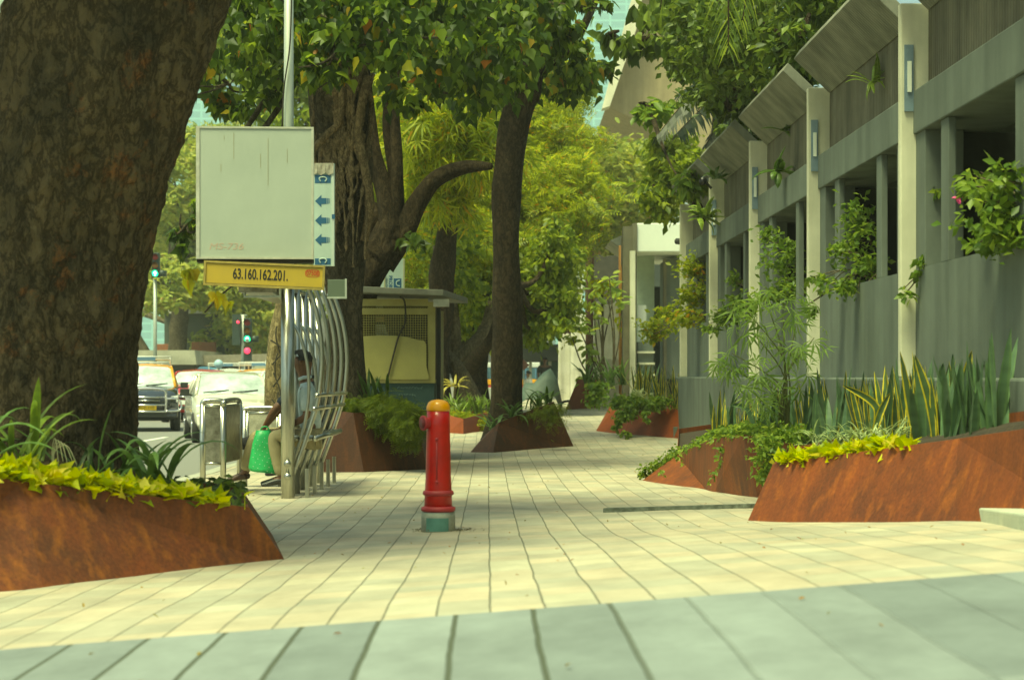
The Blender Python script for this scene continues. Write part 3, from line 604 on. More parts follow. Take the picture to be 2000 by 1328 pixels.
# huge trunk
tb = Vector((W(90, 860, 12.4).x, 12.4, 0.1))
tr = empty('big_tree', tb, 'huge dark rough-barked trunk filling the left edge', 'tree')
P = catmull(WL((88, 1000, 12.5), (92, 860, 12.5), (98, 700, 12.5), (110, 560, 12.5), (134, 400, 12.5), (166, 250, 12.5), (203, 120, 12.5), (232, 0, 12.5), (262, -160, 12.5), (300, -400, 12.6), (350, -800, 12.8)), 34)
hw = lerp_list([.68, .575, .555, .560, .60, .655, .685, .70, .74, .66, .55], len(P))
mb = MB(); n = 230; 
for i, p in enumerate(P):
    for k in range(n):
        an = 2*PI*k/n; q = Vector((math.cos(an), math.sin(an), p.z))
        lobe = 1 + .05*math.sin(3*an+p.z*.8) + .03*math.sin(5*an-p.z*1.3)
        h = .05*noise.noise(Vector((q.x*1.5, q.y*1.5, p.z*1.1))) + .030*noise.fractal(Vector((q.x*5, q.y*5, p.z*4.5)), .9, 2.2, 5) - .035*abs(noise.noise(Vector((q.x*9+noise.noise(q*3), q.y*9, p.z*5)))) + .012*noise.noise(Vector((q.x*24, q.y*24, p.z*13)))
        r = hw[i]*lobe*.955+h*.9; mb.v.append((p.x+r*q.x, p.y+r*q.y, p.z))
for i in range(len(P)-1):
    for k in range(n): mb.f.append((i*n+k, i*n+(k+1)%n, (i+1)*n+(k+1)%n, (i+1)*n+k)); mb.mi.append(0)
mb.build('trunk', M['bark1'], tr, True)
trunk('limb', [limb([P[-1]-Vector((0, 0, .3)), P[-1]+Vector((1.2, .5, 1.4)), P[-1]+Vector((2.4, 2, 2.6))], [.5, .3, .12]), limb([P[-1]-Vector((0, 0, .3)), P[-1]+Vector((-1.2, .4, 1.6)), P[-1]+Vector((-2.6, 2, 2.8))], [.45, .3, .12])], M['bark1'], tr)
blobs = [((-3.3, 11.2, 5.6), (2.3, 2.6, .8)), ((-2.0, 14.5, 6.2), (1.8, 2, .8)), ((-4.6, 13, 5.6), (1.5, 2.2, .8))]  # unseen crown added above the frame to shade the trunk and left planter
leafmesh('crown', cloud(blobs, 9000, 160, .2, .2), 'heart', .17, LM['peepal'], tr)
# banyan behind the shelter
bt = empty('banyan_tree', Vector((W(655, 800, 25).x, 25, -.05)), 'banyan with twisted pale aerial roots wrapping its dark trunk, behind the white box sign', 'tree')
d = 24.8
trunk('trunk', [limb(WL((672, 900, d), (668, 760, d), (668, 600, d), (664, 450, d), (660, 330, d), (652, 200, d), (640, 60, d), (632, -150, d), (640, -500, d)), [.34, .25, .22, .24, .28, .34, .30, .26, .2], 20, 60, 1, .3),
               limb(WL((690, 860, d+.1), (688, 700, d+.1), (690, 540, d+.1), (700, 430, d+.1), (712, 330, d), (706, 200, d-.1)), [.20, .15, .14, .13, .11, .10], 14, 36, 3, .25)], M['bark2'], bt)
mb = MB(); r = random.Random(3)
for k in range(46):
    x = r.uniform(612, 712); y0 = r.uniform(60, 240); pts = []; y = y0; ph = r.uniform(0, 6); amp = r.uniform(6, 28); ln = r.uniform(120, 420)
    front = -.30 - .06*r.random()
    for j in range(9):
        t = j/8; yy = y0+ln*t; xx = x + amp*math.sin(ph+t*r.uniform(2.5, 4)) + (668-x)*.35*t
        u = (xx-665)/62; pts.append(W(xx, yy, d-.33*math.sqrt(max(.05, 1-min(1, u*u)))-.03))
    if y0+ln > 560: pts = pts[:7]
    mb.tube(catmull(pts, 4), [v*r.choice((.012, .018, .03, .042)) for v in lerp_list([1, 1.1, .8, .5], len(catmull(pts, 4)))], 8, bump=.15, seed=k)
mb.tube(catmull(WL((612, 292, d-.42), (640, 262, d-.45), (662, 240, d-.4), (668, 200, d-.4), (664, 150, d-.36)), 8), [.045, .05, .055, .05, .04][0], 10)
mb.tube(catmull(WL((720, 150, d-.3), (706, 205, d-.36), (700, 260, d-.36), (712, 330, d-.3), (722, 400, d-.2), (712, 470, d-.1)), 8), .055, 10, bump=.2)
mb.build('aerial_root', M['root'], bt, True)
blobs = [EB(520, 90, 23.5, 150, 120, 1.2), EB(450, 160, 25.5, 90, 85, .8), EB(640, -30, 24, 260, 110, 1.5), EB(760, 70, 22.5, 170, 110, 1.0), EB(900, 70, 24, 170, 140, 1.3), EB(480, -20, 26.5, 130, 130, 1.3),
         EB(1010, 50, 25, 120, 90, 1.3), EB(1100, 95, 25.5, 62, 70, .7), EB(1150, 15, 26, 45, 22, .5), EB(860, 180, 26, 120, 75, .8), EB(650, 110, 21.8, 85, 70, .4), EB(372, 430, 23.5, 36, 55, .35), EB(345, 480, 23.5, 20, 30, .2), EB(590, -10, 21.0, 60, 60, .4)]
leafmesh('crown', cloud(blobs, 9500, 200, .145, .35), 'heart', .125, LM['peepal'], bt, droop=.95)
mb = MB(); r = random.Random(8)
for k in range(26):
    c, rr = blobs[r.randrange(len(blobs))]; c = Vector(c); s_ = W(660+r.uniform(-20, 20), r.uniform(-60, 60), d); mid = (s_+c)/2+Vector((r.uniform(-.3, .3), 0, r.uniform(-.1, .4)))
    e_ = c+Vector((r.uniform(-1, 1)*rr[0], r.uniform(-1, 1)*rr[1], r.uniform(-.9, .6)*rr[2])); pp = catmull([s_, mid, c, e_], 6); mb.tube(pp, lerp_list([.05, .03, .018, .008], len(pp)), 6)
mb.tube(catmull(WL((400, 610, 23.6), (430, 578, 23.7), (470, 545, 23.8), (520, 500, 23.9), (600, 430, 24.3)), 5), .012, 6)
mb.build('branch', M['bark2'], bt, True)
lt = cloud([EB(425, 572, 23.6, 12, 14, .08), EB(445, 590, 23.6, 8, 8, .08), EB(362, 530, 23.5, 16, 14, .1)], 22, 6, .3, .3)
leafmesh('yellowing_foliage', lt, 'heart', .16, leafmat('yellowing', [(0, (.25, .30, .02)), (1, (.5, .36, .03))], .5), bt, droop=1.3)
# forked dark trunk between
d = 27.5
ft = empty('forked_tree', Vector((W(735, 735, d).x, d, 0)), 'dark many-limbed tree rising behind the yellow kiosk', 'tree')
trunk('trunk', [limb(WL((694, 860, d), (694, 700, d), (696, 600, d), (718, 530, d), (746, 485, d), (766, 435, d)), [.26, .25, .24, .24, .22, .2], 18, 40, 2, .3),
                limb(WL((768, 470, d), (752, 380, d), (728, 290, d), (715, 180, d), (705, 60, d), (700, -120, d)), [.20, .13, .10, .08, .07, .06], 14, 40, 5, .25),
                limb(WL((768, 470, d+.1), (772, 370, d+.1), (758, 250, d+.1), (768, 120, d+.1), (760, -80, d)), [.17, .10, .08, .06, .05], 12, 40, 6, .2),
                limb(WL((774, 440, d), (776, 330, d-.1), (770, 200, d-.1), (782, 60, d), (790, -90, d)), [.12, .08, .07, .06, .05], 10, 40, 7, .15),
                limb(WL((738, 505, d), (782, 455, d), (815, 395, d), (850, 350, d), (905, 328, d), (960, 325, d-.3)), [.28, .19, .14, .125, .09, .04], 16, 44, 8, .2),
                limb(WL((700, 520, d+.2), (690, 470, d+.2), (720, 440, d+.2), (742, 400, d+.2)), [.3, .2, .15, .1], 12, 20, 9)], M['bark3'], ft)
blobs = [EB(800, 470, d-.5, 26, 22, .25), EB(720, -60, d+1, 250, 120, 2), EB(900, -30, d, 200, 100, 1.5)]
leafmesh('crown', cloud(blobs, 2600, 60, .2, .3), 'heart', .15, LM['dark'], ft, droop=.8)
# slender tree in planter 4
d = 31.5
st = empty('slender_tree', Vector((W(988, 820, d).x, d, -.05)), 'slender grey tree growing from the pyramid planter', 'tree')
trunk('trunk', [limb(WL((985, 860, d), (987, 800, d), (990, 720, d), (990, 560, d), (988, 420, d), (997, 300, d), (1012, 215, d), (1018, 175, d), (1030, 130, d)), [.36, .27, .245, .225, .225, .245, .27, .34, .28], 18, 80, 2, .12),
                limb(WL((1005, 190, d), (985, 110, d), (955, 20, d), (930, -120, d)), [.20, .15, .12, .10], 12, 30, 4, .2),
                limb(WL((1026, 190, d), (1050, 140, d), (1085, 118, d), (1130, 70, d), (1180, -40, d)), [.22, .15, .11, .08, .06], 12, 30, 5, .2),
                limb(WL((1020, 170, d), (1035, 60, d), (1030, -100, d)), [.18, .12, .08], 12, 30, 6, .2)], M['bark3'], st)
blobs = [EB(970, -60, d, 170, 110, 2), EB(1110, 140, d, 60, 45, .6), EB(930, 130, d+1, 100, 90, 1), EB(1160, 130, d-1, 35, 28, .5)]
leafmesh('crown', cloud(blobs, 4600, 110, .2, .35), 'heart', .15, LM['peepal'], st, droop=.9)
# dark thick branch piece across the top
o = trunk('branch', [limb(WL((800, 40, 26), (845, 85, 26), (882, 135, 26), (890, 165, 26)), [.10, .12, .10, .05], 12, 20, 2)], M['bark3'], bt)
# pale leaning tree right of kiosk
d = 38.5
pt = empty('pale_tree', Vector((W(880, 800, d).x, d, -.1)), 'pale fluted tree trunk leaning right beside the kiosk', 'tree')
trunk('trunk', [limb(WL((845, 800, d), (855, 720, d), (868, 670, d), (866, 620, d), (860, 560, d), (850, 480, d)), [.34, .22, .13, .09, .07, .05], 16, 36, 1, .3),
                limb(WL((938, 846, d-.4), (915, 775, d-.3), (892, 722, d-.2), (868, 690, d), (856, 650, d)), [.34, .20, .15, .13, .09], 14, 30, 2, .3),
                limb(WL((880, 730, d+.1), (888, 680, d+.1), (886, 610, d+.1), (878, 540, d)), [.16, .13, .10, .07], 12, 30, 3, .2),
                limb(WL((885, 705, d), (915, 680, d+.2), (945, 645, d+.4), (960, 590, d+.6)), [.13, .12, .10, .08], 12, 30, 4, .2)], M['bark4'], pt)
blobs = [EB(900, 560, d+.5, 60, 50, .8), EB(935, 600, d+1, 40, 40, .5), EB(880, 480, d+1, 70, 50, .8)]
leafmesh('crown', cloud(blobs, 1500, 40, .2, .3), 'oval', .16, LM['mid'], pt, droop=.6)
def fulltree(name, label, base_px, d, limbs, bark, blobs, count, kind, size, lm, clumps=120, sig=.2, shell=.5, droop=.5, extra=None):
    o = empty(name, Vector((W(base_px, 735, d).x, d, -.2)), label, 'tree'); L_ = []
    for k, (pts, rad) in enumerate(limbs): L_.append(limb(WL(*[(p[0], p[1], d+(p[2] if len(p) > 2 else 0)) for p in pts]), rad, 10, 24, k))
    rr = random.Random(int(base_px)); tp = W(limbs[0][0][-1][0], limbs[0][0][-1][1], d)
    for (c, r) in blobs:
        c = Vector(c)
        for q in range(3):
            e_ = c+Vector((rr.uniform(-.8, .8)*r[0], rr.uniform(-.6, .6)*r[1], rr.uniform(-.4, .8)*r[2])); L_.append(limb([tp, (tp+c)/2+Vector((0, 0, -.3)), c, e_], [limbs[0][1][-1]*.8, limbs[0][1][-1]*.5, .05, .02], 7, 12, q))
    trunk('trunk', L_, bark, o); leafmesh('crown', cloud(blobs, count, clumps, sig, shell), kind, size, lm, o, droop=droop); return o
B2, B3, B4 = M['bark2'], M['bark3'], M['bark4']
fulltree('mango_tree', 'tree with drooping yellow-green lance leaves behind the curved branch', 860, 38, [([(850, 860), (860, 600), (880, 380), (890, 200)], [.3, .25, .2, .15])], B3,
    [EB(890, 260, 36, 95, 90, 1.5), EB(850, 370, 37, 75, 60, 1.2), EB(940, 300, 35.5, 50, 60, .8), EB(790, 240, 39, 60, 110, 1)], 3600, 'fingers', .34, LM['yellow'], 200, .2, .3, .7)
fulltree('flame_tree', 'feathery yellow-green tree filling the middle behind the slender trunk', 860, 44, [([(935, 860), (930, 700), (925, 560), (930, 400)], [.35, .3, .22, .16]), ([(935, 700), (900, 650), (870, 560)], [.2, .15, .1])], B3,
    [EB(880, 470, 42, 120, 75, 2), EB(850, 560, 43, 90, 50, 1.5), EB(1080, 400, 45, 90, 110, 2), EB(1070, 270, 47, 95, 90, 2), EB(940, 380, 44, 90, 80, 1.5), EB(1090, 180, 48, 52, 56, 1.2), EB(760, 400, 45, 90, 120, 1.5), EB(1050, 480, 44, 60, 60, 1.2)],
    15000, 'pinnate', .40, LM['yellow'], 340, .17, .4, .35)
fulltree('mango_tree', 'mid-green leafy tree hanging low between slender trunk and white walls', 1070, 40, [([(900, 850, 2), (915, 740, 2), (935, 690, 1), (965, 650), (1010, 560)], [.25, .2, .16, .14, .1])], B3,
    [EB(1075, 600, 41, 50, 60, 1), EB(1060, 530, 42, 80, 60, 1.2), EB(1030, 590, 43, 90, 90, 1), EB(1085, 475, 41, 42, 45, 1), EB(915, 640, 42, 45, 45, .8), EB(1040, 640, 42, 45, 40, .8), EB(930, 560, 43, 60, 50, 1)], 11000, 'oval', .16, LM['mid'], 260, .2, .2, .7)
fulltree('rain_tree', 'large hazy green rain tree crown far behind beneath the tan block', 1200, 72, [([(1170, 800), (1180, 560), (1200, 430), (1220, 330)], [.6, .5, .35, .25]), ([(1250, 640), (1220, 500), (1290, 430)], [.3, .2, .1])], B2,
    [EB(1200, 345, 70, 95, 72, 3), EB(1150, 380, 72, 90, 90, 3), EB(1230, 400, 72, 90, 70, 3), EB(1110, 290, 74, 50, 50, 2.5), EB(1290, 350, 74, 70, 60, 3), EB(1170, 470, 73, 80, 50, 2.5), EB(1040, 350, 76, 90, 160, 3)], 30000, 'wide', .27, LM['far'], 800, .12, .6, .2)
fulltree('rain_tree', 'dark green tree mass far behind the kiosk and forked tree', 760, 66, [([(760, 800), (780, 600), (800, 400)], [.5, .4, .3])], B2,
    [EB(740, 300, 66, 120, 130, 3), EB(740, 560, 66, 90, 80, 3), EB(860, 660, 66, 90, 60, 3), EB(960, 620, 66, 110, 70, 3), EB(1010, 500, 67, 120, 120, 3), EB(880, 120, 67, 260, 130, 3), EB(600, 250, 66, 120, 200, 3), EB(560, 80, 68, 220, 120, 3)], 24000, 'wide', .32, LM['mid'], 560, .14, .3, .4)
fulltree('rain_tree', 'sunlit yellow-green tree across the junction left of the white box sign', 340, 95, [([(345, 800), (350, 640), (360, 500), (350, 400)], [.5, .45, .4, .3])], B4,
    [EB(345, 370, 93, 75, 75, 3), EB(320, 560, 90, 60, 50, 2.5), EB(450, 560, 92, 90, 60, 3), EB(390, 470, 96, 90, 90, 3), EB(500, 620, 92, 70, 40, 2.5), EB(420, 300, 99, 120, 50, 3)], 24000, 'wide', .34, LM['far'], 620, .12, .6, .2)
fulltree('rain_tree', 'darker green tree behind the junction above the tin sheds', 470, 104, [([(300, 760), (285, 700), (262, 655), (250, 600)], [.5, .35, .3, .25])], B4,
    [EB(430, 480, 106, 160, 100, 3), EB(480, 660, 100, 120, 40, 3), EB(300, 480, 106, 120, 110, 3), EB(560, 500, 104, 90, 160, 3)], 16000, 'wide', .38, LM['far'], 480, .14, .5, .3)
# right upper overhanging tree
fulltree('street_tree', 'fine-leaved dark tree overhanging the slanted concrete hoods', 1700, 26, [([(1760, 500), (1700, 200), (1620, -60), (1560, -300)], [.25, .2, .18, .12]), ([(1620, -40), (1500, 60), (1400, 90)], [.1, .05, .02])], B3,
    [EB(1500, 60, 24, 170, 110, 1.6), EB(1380, 50, 25, 100, 90, 1.3), EB(1480, 170, 26.5, 90, 60, .8), EB(1435, 205, 26.5, 60, 40, .5), EB(1540, 125, 23.5, 55, 45, .4), EB(1600, -30, 22, 180, 90, 1.6), EB(1560, 70, 21, 60, 50, .5), EB(1400, 150, 27, 90, 60, .8), EB(1460, 250, 28, 60, 40, .6)], 13500, 'oval', .125, LM['dark'], 330, .15, .3, .6)
fulltree('street_tree', 'long-leaved tree hanging over the paving beside the tan block', 1310, 30, [([(1400, 300, 8), (1400, 60, 5), (1330, -80, 2), (1270, 40)], [.12, .1, .07, .03])], B3,
    [EB(1255, 78, 29, 50, 14, .4), EB(1335, 120, 29, 30, 34, .4), EB(1300, 0, 29, 60, 25, .8), EB(1195, 68, 29.5, 25, 12, .3)], 420, 'wide', .26, LM['dark'], 34, .25, .3, 1.1)
fulltree('street_tree', 'rounded dark-leaved tree hanging just above the gatehouse fascia', 1300, 36, [([(1420, 520, 4), (1400, 360, 2), (1340, 330)], [.12, .1, .06])], B3,
    [EB(1285, 378, 35, 45, 42, .8), EB(1330, 330, 35, 55, 34, .8), EB(1310, 300, 36, 50, 40, .8)], 2600, 'oval', .17, LM['mid'], 60, .22, .3, .6)
fulltree('street_tree', 'bright green broad-leaved bush reaching out by the fourth pier', 1350, 30, [([(1420, 700, 3), (1390, 480, 2), (1360, 380)], [.06, .05, .03])], B3,
    [EB(1350, 350, 30, 40, 26, .3), EB(1270, 215, 35, 35, 18, .5)], 420, 'wide', .20, LM['creeper'], 24, .25, .3, .5)
# palm
pm = empty('palm_tree', Vector((W(1420, 735, 34).x+.8, 34, 1)), 'palm with drooping blackish fronds above the far hoods', 'palm')
MB().tube(catmull([W(1500, 700, 36), W(1480, 400, 35.5), W(1450, 210, 34)], 8), .14, 10).build('trunk', B3, pm, True)
mb = MB(); rr = random.Random(4); lf = MB()
def frond(mb, lf, p0, p1, p2, ll, n=34, w_=.042, rr=rr, dr=.8):
    pp = catmull([p0, p1, p2], n//2); mb.tube(pp, lerp_list([.02, .006], len(pp)), 5)
    for i, p in enumerate(pp[3:]):
        t = i/len(pp); tdir = (pp[min(i+4, len(pp)-1)]-p).normalized() if i+4 < len(pp) else (p2-p1).normalized()
        side = tdir.cross(Vector((0, 0, 1))).normalized()
        for s in (1, -1):
            l = ll*math.sin(PI*(.2+.75*t))*rr.uniform(.8, 1.1); q = p+side*s*l*.55+tdir*l*.3-Vector((0, 0, l*dr*rr.uniform(.6, 1.1))); m_ = (p+q)/2+Vector((0, 0, .10*l)); wv = tdir*w_
            lf.add([p-wv, m_-wv*1.2, q, m_+wv*1.2, p+wv], [(0, 1, 3, 4), (1, 2, 3)])
for (a, b, c) in (((1450, 205, 34), (1370, 175, 33.5), (1285, 262, 33)), ((1450, 205, 34), (1400, 190, 33), (1325, 258, 32)), ((1450, 210, 34), (1420, 215, 33), (1378, 285, 32.5)), ((1450, 205, 34), (1500, 150, 33), (1560, 200, 32)),
                  ((1450, 205, 34), (1440, 120, 33.5), (1390, 110, 33)), ((1450, 205, 34), (1470, 215, 33), (1480, 300, 32.6)), ((1450, 205, 34), (1400, 150, 35), (1330, 180, 36))):
    frond(mb, lf, W(*a), W(*b), W(*c), .55)
mb.build('rachis', B3, pm, True); lf.build('fronds', LM['palm'], pm)
# dangling near palm strands at top
hp = empty('palm_tree', W(1450, -260, 19), 'out-of-focus olive palm frond hanging straight down at the top edge', 'palm')
mb = MB(); lf = MB()
for (a, b, c) in (((1560, -330, 19), (1440, -200, 18.5), (1422, 90, 18.3)), ((1560, -330, 19), (1500, -230, 19), (1450, 40, 18.8)), ((1560, -330, 19), (1340, -240, 19), (1290, 20, 19))): frond(mb, lf, W(*a), W(*b), W(*c), .5, 40, .012, dr=1.2)
MB().tube([W(1560, -330, 19), W(1740, -380, 19)], .08, 8).build('trunk', B3, hp, True); mb.build('rachis', B3, hp, True); lf.build('fronds', LM['mid'], hp)
# ------------------------------------------------------------------ hydrant
hb = gp(856, 1036); k_ = hb.y/F; R = lambda px: px*k_
hy = empty('fire_hydrant', hb, 'red pillar hydrant with yellow dome cap standing on the pale paving', 'hydrant')
red = mat('red_paint', (.52, .003, .004), .38, spec=.35, noise_amt=.35, scale=9, bump=.06, bscale=25, coat=.25); redf = mat('faded_red', (.42, .03, .04), .5, noise_amt=.3, scale=9)
z = lambda py: (1036-py)*k_
MB().lathe(hb, [(R(27.5), z(998)), (R(26.8), z(968)), (R(24.8), z(930)), (R(23.8), z(880)), (R(22.6), z(830)), (R(22.2), z(802))], 40).build('barrel', red, hy, True)
c = MB().lathe(hb, [(R(22.4), z(803)), (R(23.2), z(800)), (R(22.8), z(794)), (R(19.8), z(786.5)), (R(14), z(782.5)), (R(7), z(780.8)), (.001, z(780.3))], 40).build('cap', mat('yellow_paint', (.80, .34, .008), .35, noise_amt=.2, scale=10, coat=.2), hy, True)
f1 = MB().lathe(hb, [(R(26), z(968)), (R(30), z(966)), (R(30.5), z(962)), (R(29), z(958.5)), (R(25), z(957))], 40).build('collar', redf, hy, True)
f2 = MB().lathe(hb, [(R(30), z(999)), (R(33.5), z(997)), (R(33.5), z(991)), (R(30), z(989)), (R(27), z(988))], 40).build('collar', redf, hy, True)
MB().lathe(hb, [(R(33.2), -.06), (R(33), z(1010)), (R(32.2), z(999.3))], 40).build('base', mat('hydrant_base', (.36, .38, .31), .85, col2=(.22, .24, .19), scale=12, bump=.3), hy, True)
pm_ = MB().lathe(hb, [(R(33.6), .001), (R(33.5), z(1010))], 120, cap=False)
nf = []; 
for i in range(120):
    an = (i+.5)/120*2*PI
    if math.radians(-90-42) < math.atan2(math.sin(an), math.cos(an)) < math.radians(-90+38): nf.append(pm_.f[i])
pm_.f = nf; pm_.mi = [0]*len(nf); pm_.build('painted_panel', mat('teal_paint', (.11, .27, .22), .6, noise_amt=.3, scale=10), hy, True)
n0 = Vector((hb.x-R(17), hb.y-R(8), hb.z+z(826)))
dirn = Vector((-.86, -.5, 0)).normalized()
nz = MB().tube([n0, n0+dirn*R(6), n0+dirn*R(11), n0+dirn*R(11.01), n0+dirn*R(15), n0+dirn*R(15.01)], [R(11), R(11), R(11.5), R(14.5), R(14.5), R(12)], 24).build('outlet', redf, hy, True)
MB().tube([n0+dirn*R(15.1), n0+dirn*R(16.2)], R(11), 20).build('outlet_cap', mat('dark_red', (.16, .01, .012), .5), hy, True)
for py in (857, 940):
    q = Vector((hb.x-R(2), hb.y-R(24.3)-.001, hb.z+z(py))); MB().tube([q, q+Vector((0, -.008, 0))], R(3.2), 10).build('bolt', redf, hy, True)
mb = MB().tube([Vector((hb.x-R(2), hb.y-R(24.6), hb.z+z(862))), Vector((hb.x-R(2), hb.y-R(26.2), hb.z+z(936)))], R(1.3), 6); mb.build('cast_seam', redf, hy, True)
o = leafmesh('grit', [(hb.x+rnd.gauss(0, .1)+.05, hb.y+rnd.gauss(0, .05), hb.z+.008) for _ in range(220)], 'wide', .022, leafmat('grit', [(0, (.25, .22, .14)), (1, (.10, .09, .05))], 0)); tag(o, 'loose grit around the hydrant base', 'grit', kind='stuff')
fp = []
for _ in range(260):
    x, y = rnd.uniform(-2.5, 3), rnd.uniform(4, 34); fp.append((x, y, G(x, y)+.008))
o = leafmesh('fallen_leaves', fp, 'wide', .026, leafmat('litter', [(0, (.30, .12, .03)), (1, (.25, .25, .06))], .2), droop=0, roll=.2); tag(o, 'few small fallen leaves scattered over the paving', 'leaves', kind='stuff')
# ------------------------------------------------------------------ sign box, pole, yellow board
d = 18.3; s_ = d/F
bx = empty('box_sign', W(498, 505, d), 'large blank white box sign on the pole at the shelter', 'sign', rz=math.radians(3.5))
wbox = mat('sign_white', (.50, .55, .47), .45, col2=(.43, .48, .41), scale=1.6)
hw_, hh = 113*s_, 128*s_
MB().box((-hw_, 0, 0), (hw_, .24, 2*hh)).build('box', wbox, bx, bevel=.006, local=True)
fr = MB()
for a, b in (((-hw_-.006, -.008, -.006), (-hw_+.028, -.001, 2*hh+.006)), ((hw_-.016, -.008, -.006), (hw_+.006, -.001, 2*hh+.006)), ((-hw_+.028, -.008, 2*hh-.012), (hw_-.016, -.001, 2*hh+.006)), ((-hw_+.028, -.008, -.006), (hw_-.016, -.001, .014))): fr.box(a, b)
fr.build('frame', mat('frame_alu', (.62, .62, .52), .5, noise_amt=.3, scale=8), bx, local=True)
dk = mat('dark_brown', (.035, .03, .02), .9)
MB().box((-hw_, .01, -.035), (hw_, .23, -.001)).build('lower_rail', dk, bx, local=True)
st_ = MB(); rr = random.Random(2)
for x, y0, y1 in ((.05, .25, .38), (-.29, .08, .12), (-.2, .05, .3), (.12, .1, .55), (-.32, .35, .42), (.3, .2, .33)): st_.box((x, -.0022, 2*hh-y1), (x+.004, -.0008, 2*hh-y0))
st_.build('rust_streak', mat('streak', (.36, .33, .20), .8), bx, local=True)
FONTS = {}
def text(name, body, size, m, parent, loc, rot=(PI/2, 0, 0), ext=.001, align='CENTER', sx=1, bold=0, shear=0):
    cu = bpy.data.curves.new(name, 'FONT'); cu.body = body; cu.size = size; cu.extrude = ext; cu.offset = bold; cu.align_x = align; cu.align_y = 'CENTER'; cu.shear = shear
    t = bpy.data.objects.new('tmp', cu); col.objects.link(t); bpy.context.view_layer.update()
    me = bpy.data.meshes.new_from_object(t.evaluated_get(bpy.context.evaluated_depsgraph_get())); bpy.data.objects.remove(t); me.name = name
    me.transform(Matrix.Diagonal((sx, 1, 1, 1)))
    me.materials.clear(); o = link(name, me, m, parent, world=False); o.location = loc; o.rotation_euler = rot; return o
text('lettering', 'MS-736', .085, mat('faint_red', (.56, .42, .34), .8), bx, (-.27, -.0012, .11), ext=.0006, shear=.2, sx=1.25)
yb = empty('number_board', W(515, 562, d-.12), 'yellow board with black bus numbers under the white box', 'sign', rz=math.radians(2))
yb.rotation_euler = (0, math.radians(2.4), math.radians(2))
yw, yh = 117*s_, 48*s_
ybm = mat('yellow_board', (.60, .42, .055), .55, col2=(.50, .35, .06), scale=3); ybd = mat('yellow_trim', (.50, .38, .10), .6, noise_amt=.4, scale=12); blk = mat('black_paint', (.02, .02, .018), .6)
MB().box((-yw, 0, 0), (yw, .03, yh)).build('board', ybm, yb, bevel=.003, local=True)
fr = MB(); e = .02
for a, b in (((-yw, -.009, 0), (-yw+e, -.001, yh)), ((yw-e, -.009, 0), (yw, -.001, yh)), ((-yw+e, -.009, yh-e), (yw-e, -.001, yh)), ((-yw+e, -.009, 0), (yw-e, -.001, e))): fr.box(a, b)
fr.build('frame', ybd, yb, local=True)
MB().box((-yw+e, -.0035, e), (yw-e, -.0012, e+.004)).box((-yw+e, -.0035, yh-e-.004), (yw-e, -.0012, yh-e)).build('dark_line', dk, yb, local=True)  # thin dark lines along the board's top and bottom edges
text('lettering', '63.160.162.201.', .135, blk, yb, (-.035, -.002, yh*.50), sx=.60, bold=.002)
text('route_mark', '07508', .062, mat('red_ink', (.55, .05, .02), .6), yb, (yw-.115, -.002, yh*.66), sx=.75, bold=.001)
ov = MB(); o1 = []; 
for k in range(32):
    a = 2*PI*k/32; ca, sa = math.cos(a), math.sin(a); f_ = lambda v, p: math.copysign(abs(v)**p, v); o1.append((f_(ca, .6)*.068, f_(sa, .6)*.036))
for k in range(32):
    a, b = o1[k], o1[(k+1) % 32]; ov.add([(yw-.115+a[0], -.002, yh*.66+a[1]), (yw-.115+b[0], -.002, yh*.66+b[1]), (yw-.115+b[0]*.93, -.002, yh*.66+b[1]*.88), (yw-.115+a[0]*.93, -.002, yh*.66+a[1]*.88)], [(0, 1, 2, 3)])
ov.build('route_ring', mat('red_ink2', (.55, .05, .02), .6), yb, local=True)
galv = mat('galvanised', (.50, .54, .46), .45, metal=.3, noise_amt=.25, scale=5, stretch=(3, 3, .5))
o = empty('lamp_post', Vector((W(563, 735, 18.75).x, 18.75, -.06)), 'pale grey steel post rising behind the white box sign', 'post')
MB().tube([W(563, 975, 18.75), W(563, 735, 18.75), W(564, 240, 18.75), W(564, -200, 18.75)], [.065, .055, .049, .042], 18).build('shaft', galv, o, True)
MB().tube(catmull(WL((551, 250, 18.7), (555, 170, 18.68), (566, 90, 18.67), (570, -20, 18.68)), 6), .007, 6).build('cable', dk, o, True)
# blue arrow sign and second rotated sign
blue = mat('sign_blue', (.025, .12, .24), .6, noise_amt=.15); pale = concmat('sign_pale', (.48, .58, .52), (.42, .52, .47), .1)
d2 = 19.6; s2 = d2/F
ar = empty('arrow_sign', W(633, 520, d2), 'upright pale panel with three blue left arrows beside the white box', 'sign', rz=math.radians(-3))
MB().box((-21*s2, 0, 0), (20*s2, .05, 200*s2)).build('panel', pale, ar, bevel=.003, local=True)
MB().box((15*s2, -.008, 0), (20*s2, -.0008, 198*s2)).build('edge_trim', mat('trim_pale', (.55, .62, .56), .5), ar, local=True)
MB().box((15.5*s2, -.013, 92*s2), (21.5*s2, -.0085, 101*s2)).build('blue_tape', blue, ar, local=True)
for k, py in enumerate((51, 89, 127)):
    cx, cz = -4*s2, py*s2; q = 12*s2
    ams = MB().prism([(cx-1.15*q, -.0012, cz), (cx-.1*q, -.0012, cz+q), (cx-.1*q, -.0012, cz+.48*q), (cx+.75*q, -.0012, cz+.48*q), (cx+.75*q, -.0012, cz-.48*q), (cx-.1*q, -.0012, cz-.48*q), (cx-.1*q, -.0012, cz-q)], (0, -.001, 0))
    ams.box((cx+.86*q, -.0022, cz-.46*q), (cx+1.06*q, -.0012, cz+.46*q)); ams.box((cx+1.2*q, -.0022, cz-.42*q), (cx+1.28*q, -.0012, cz+.42*q)); ams.build('arrow', blue, ar, local=True)
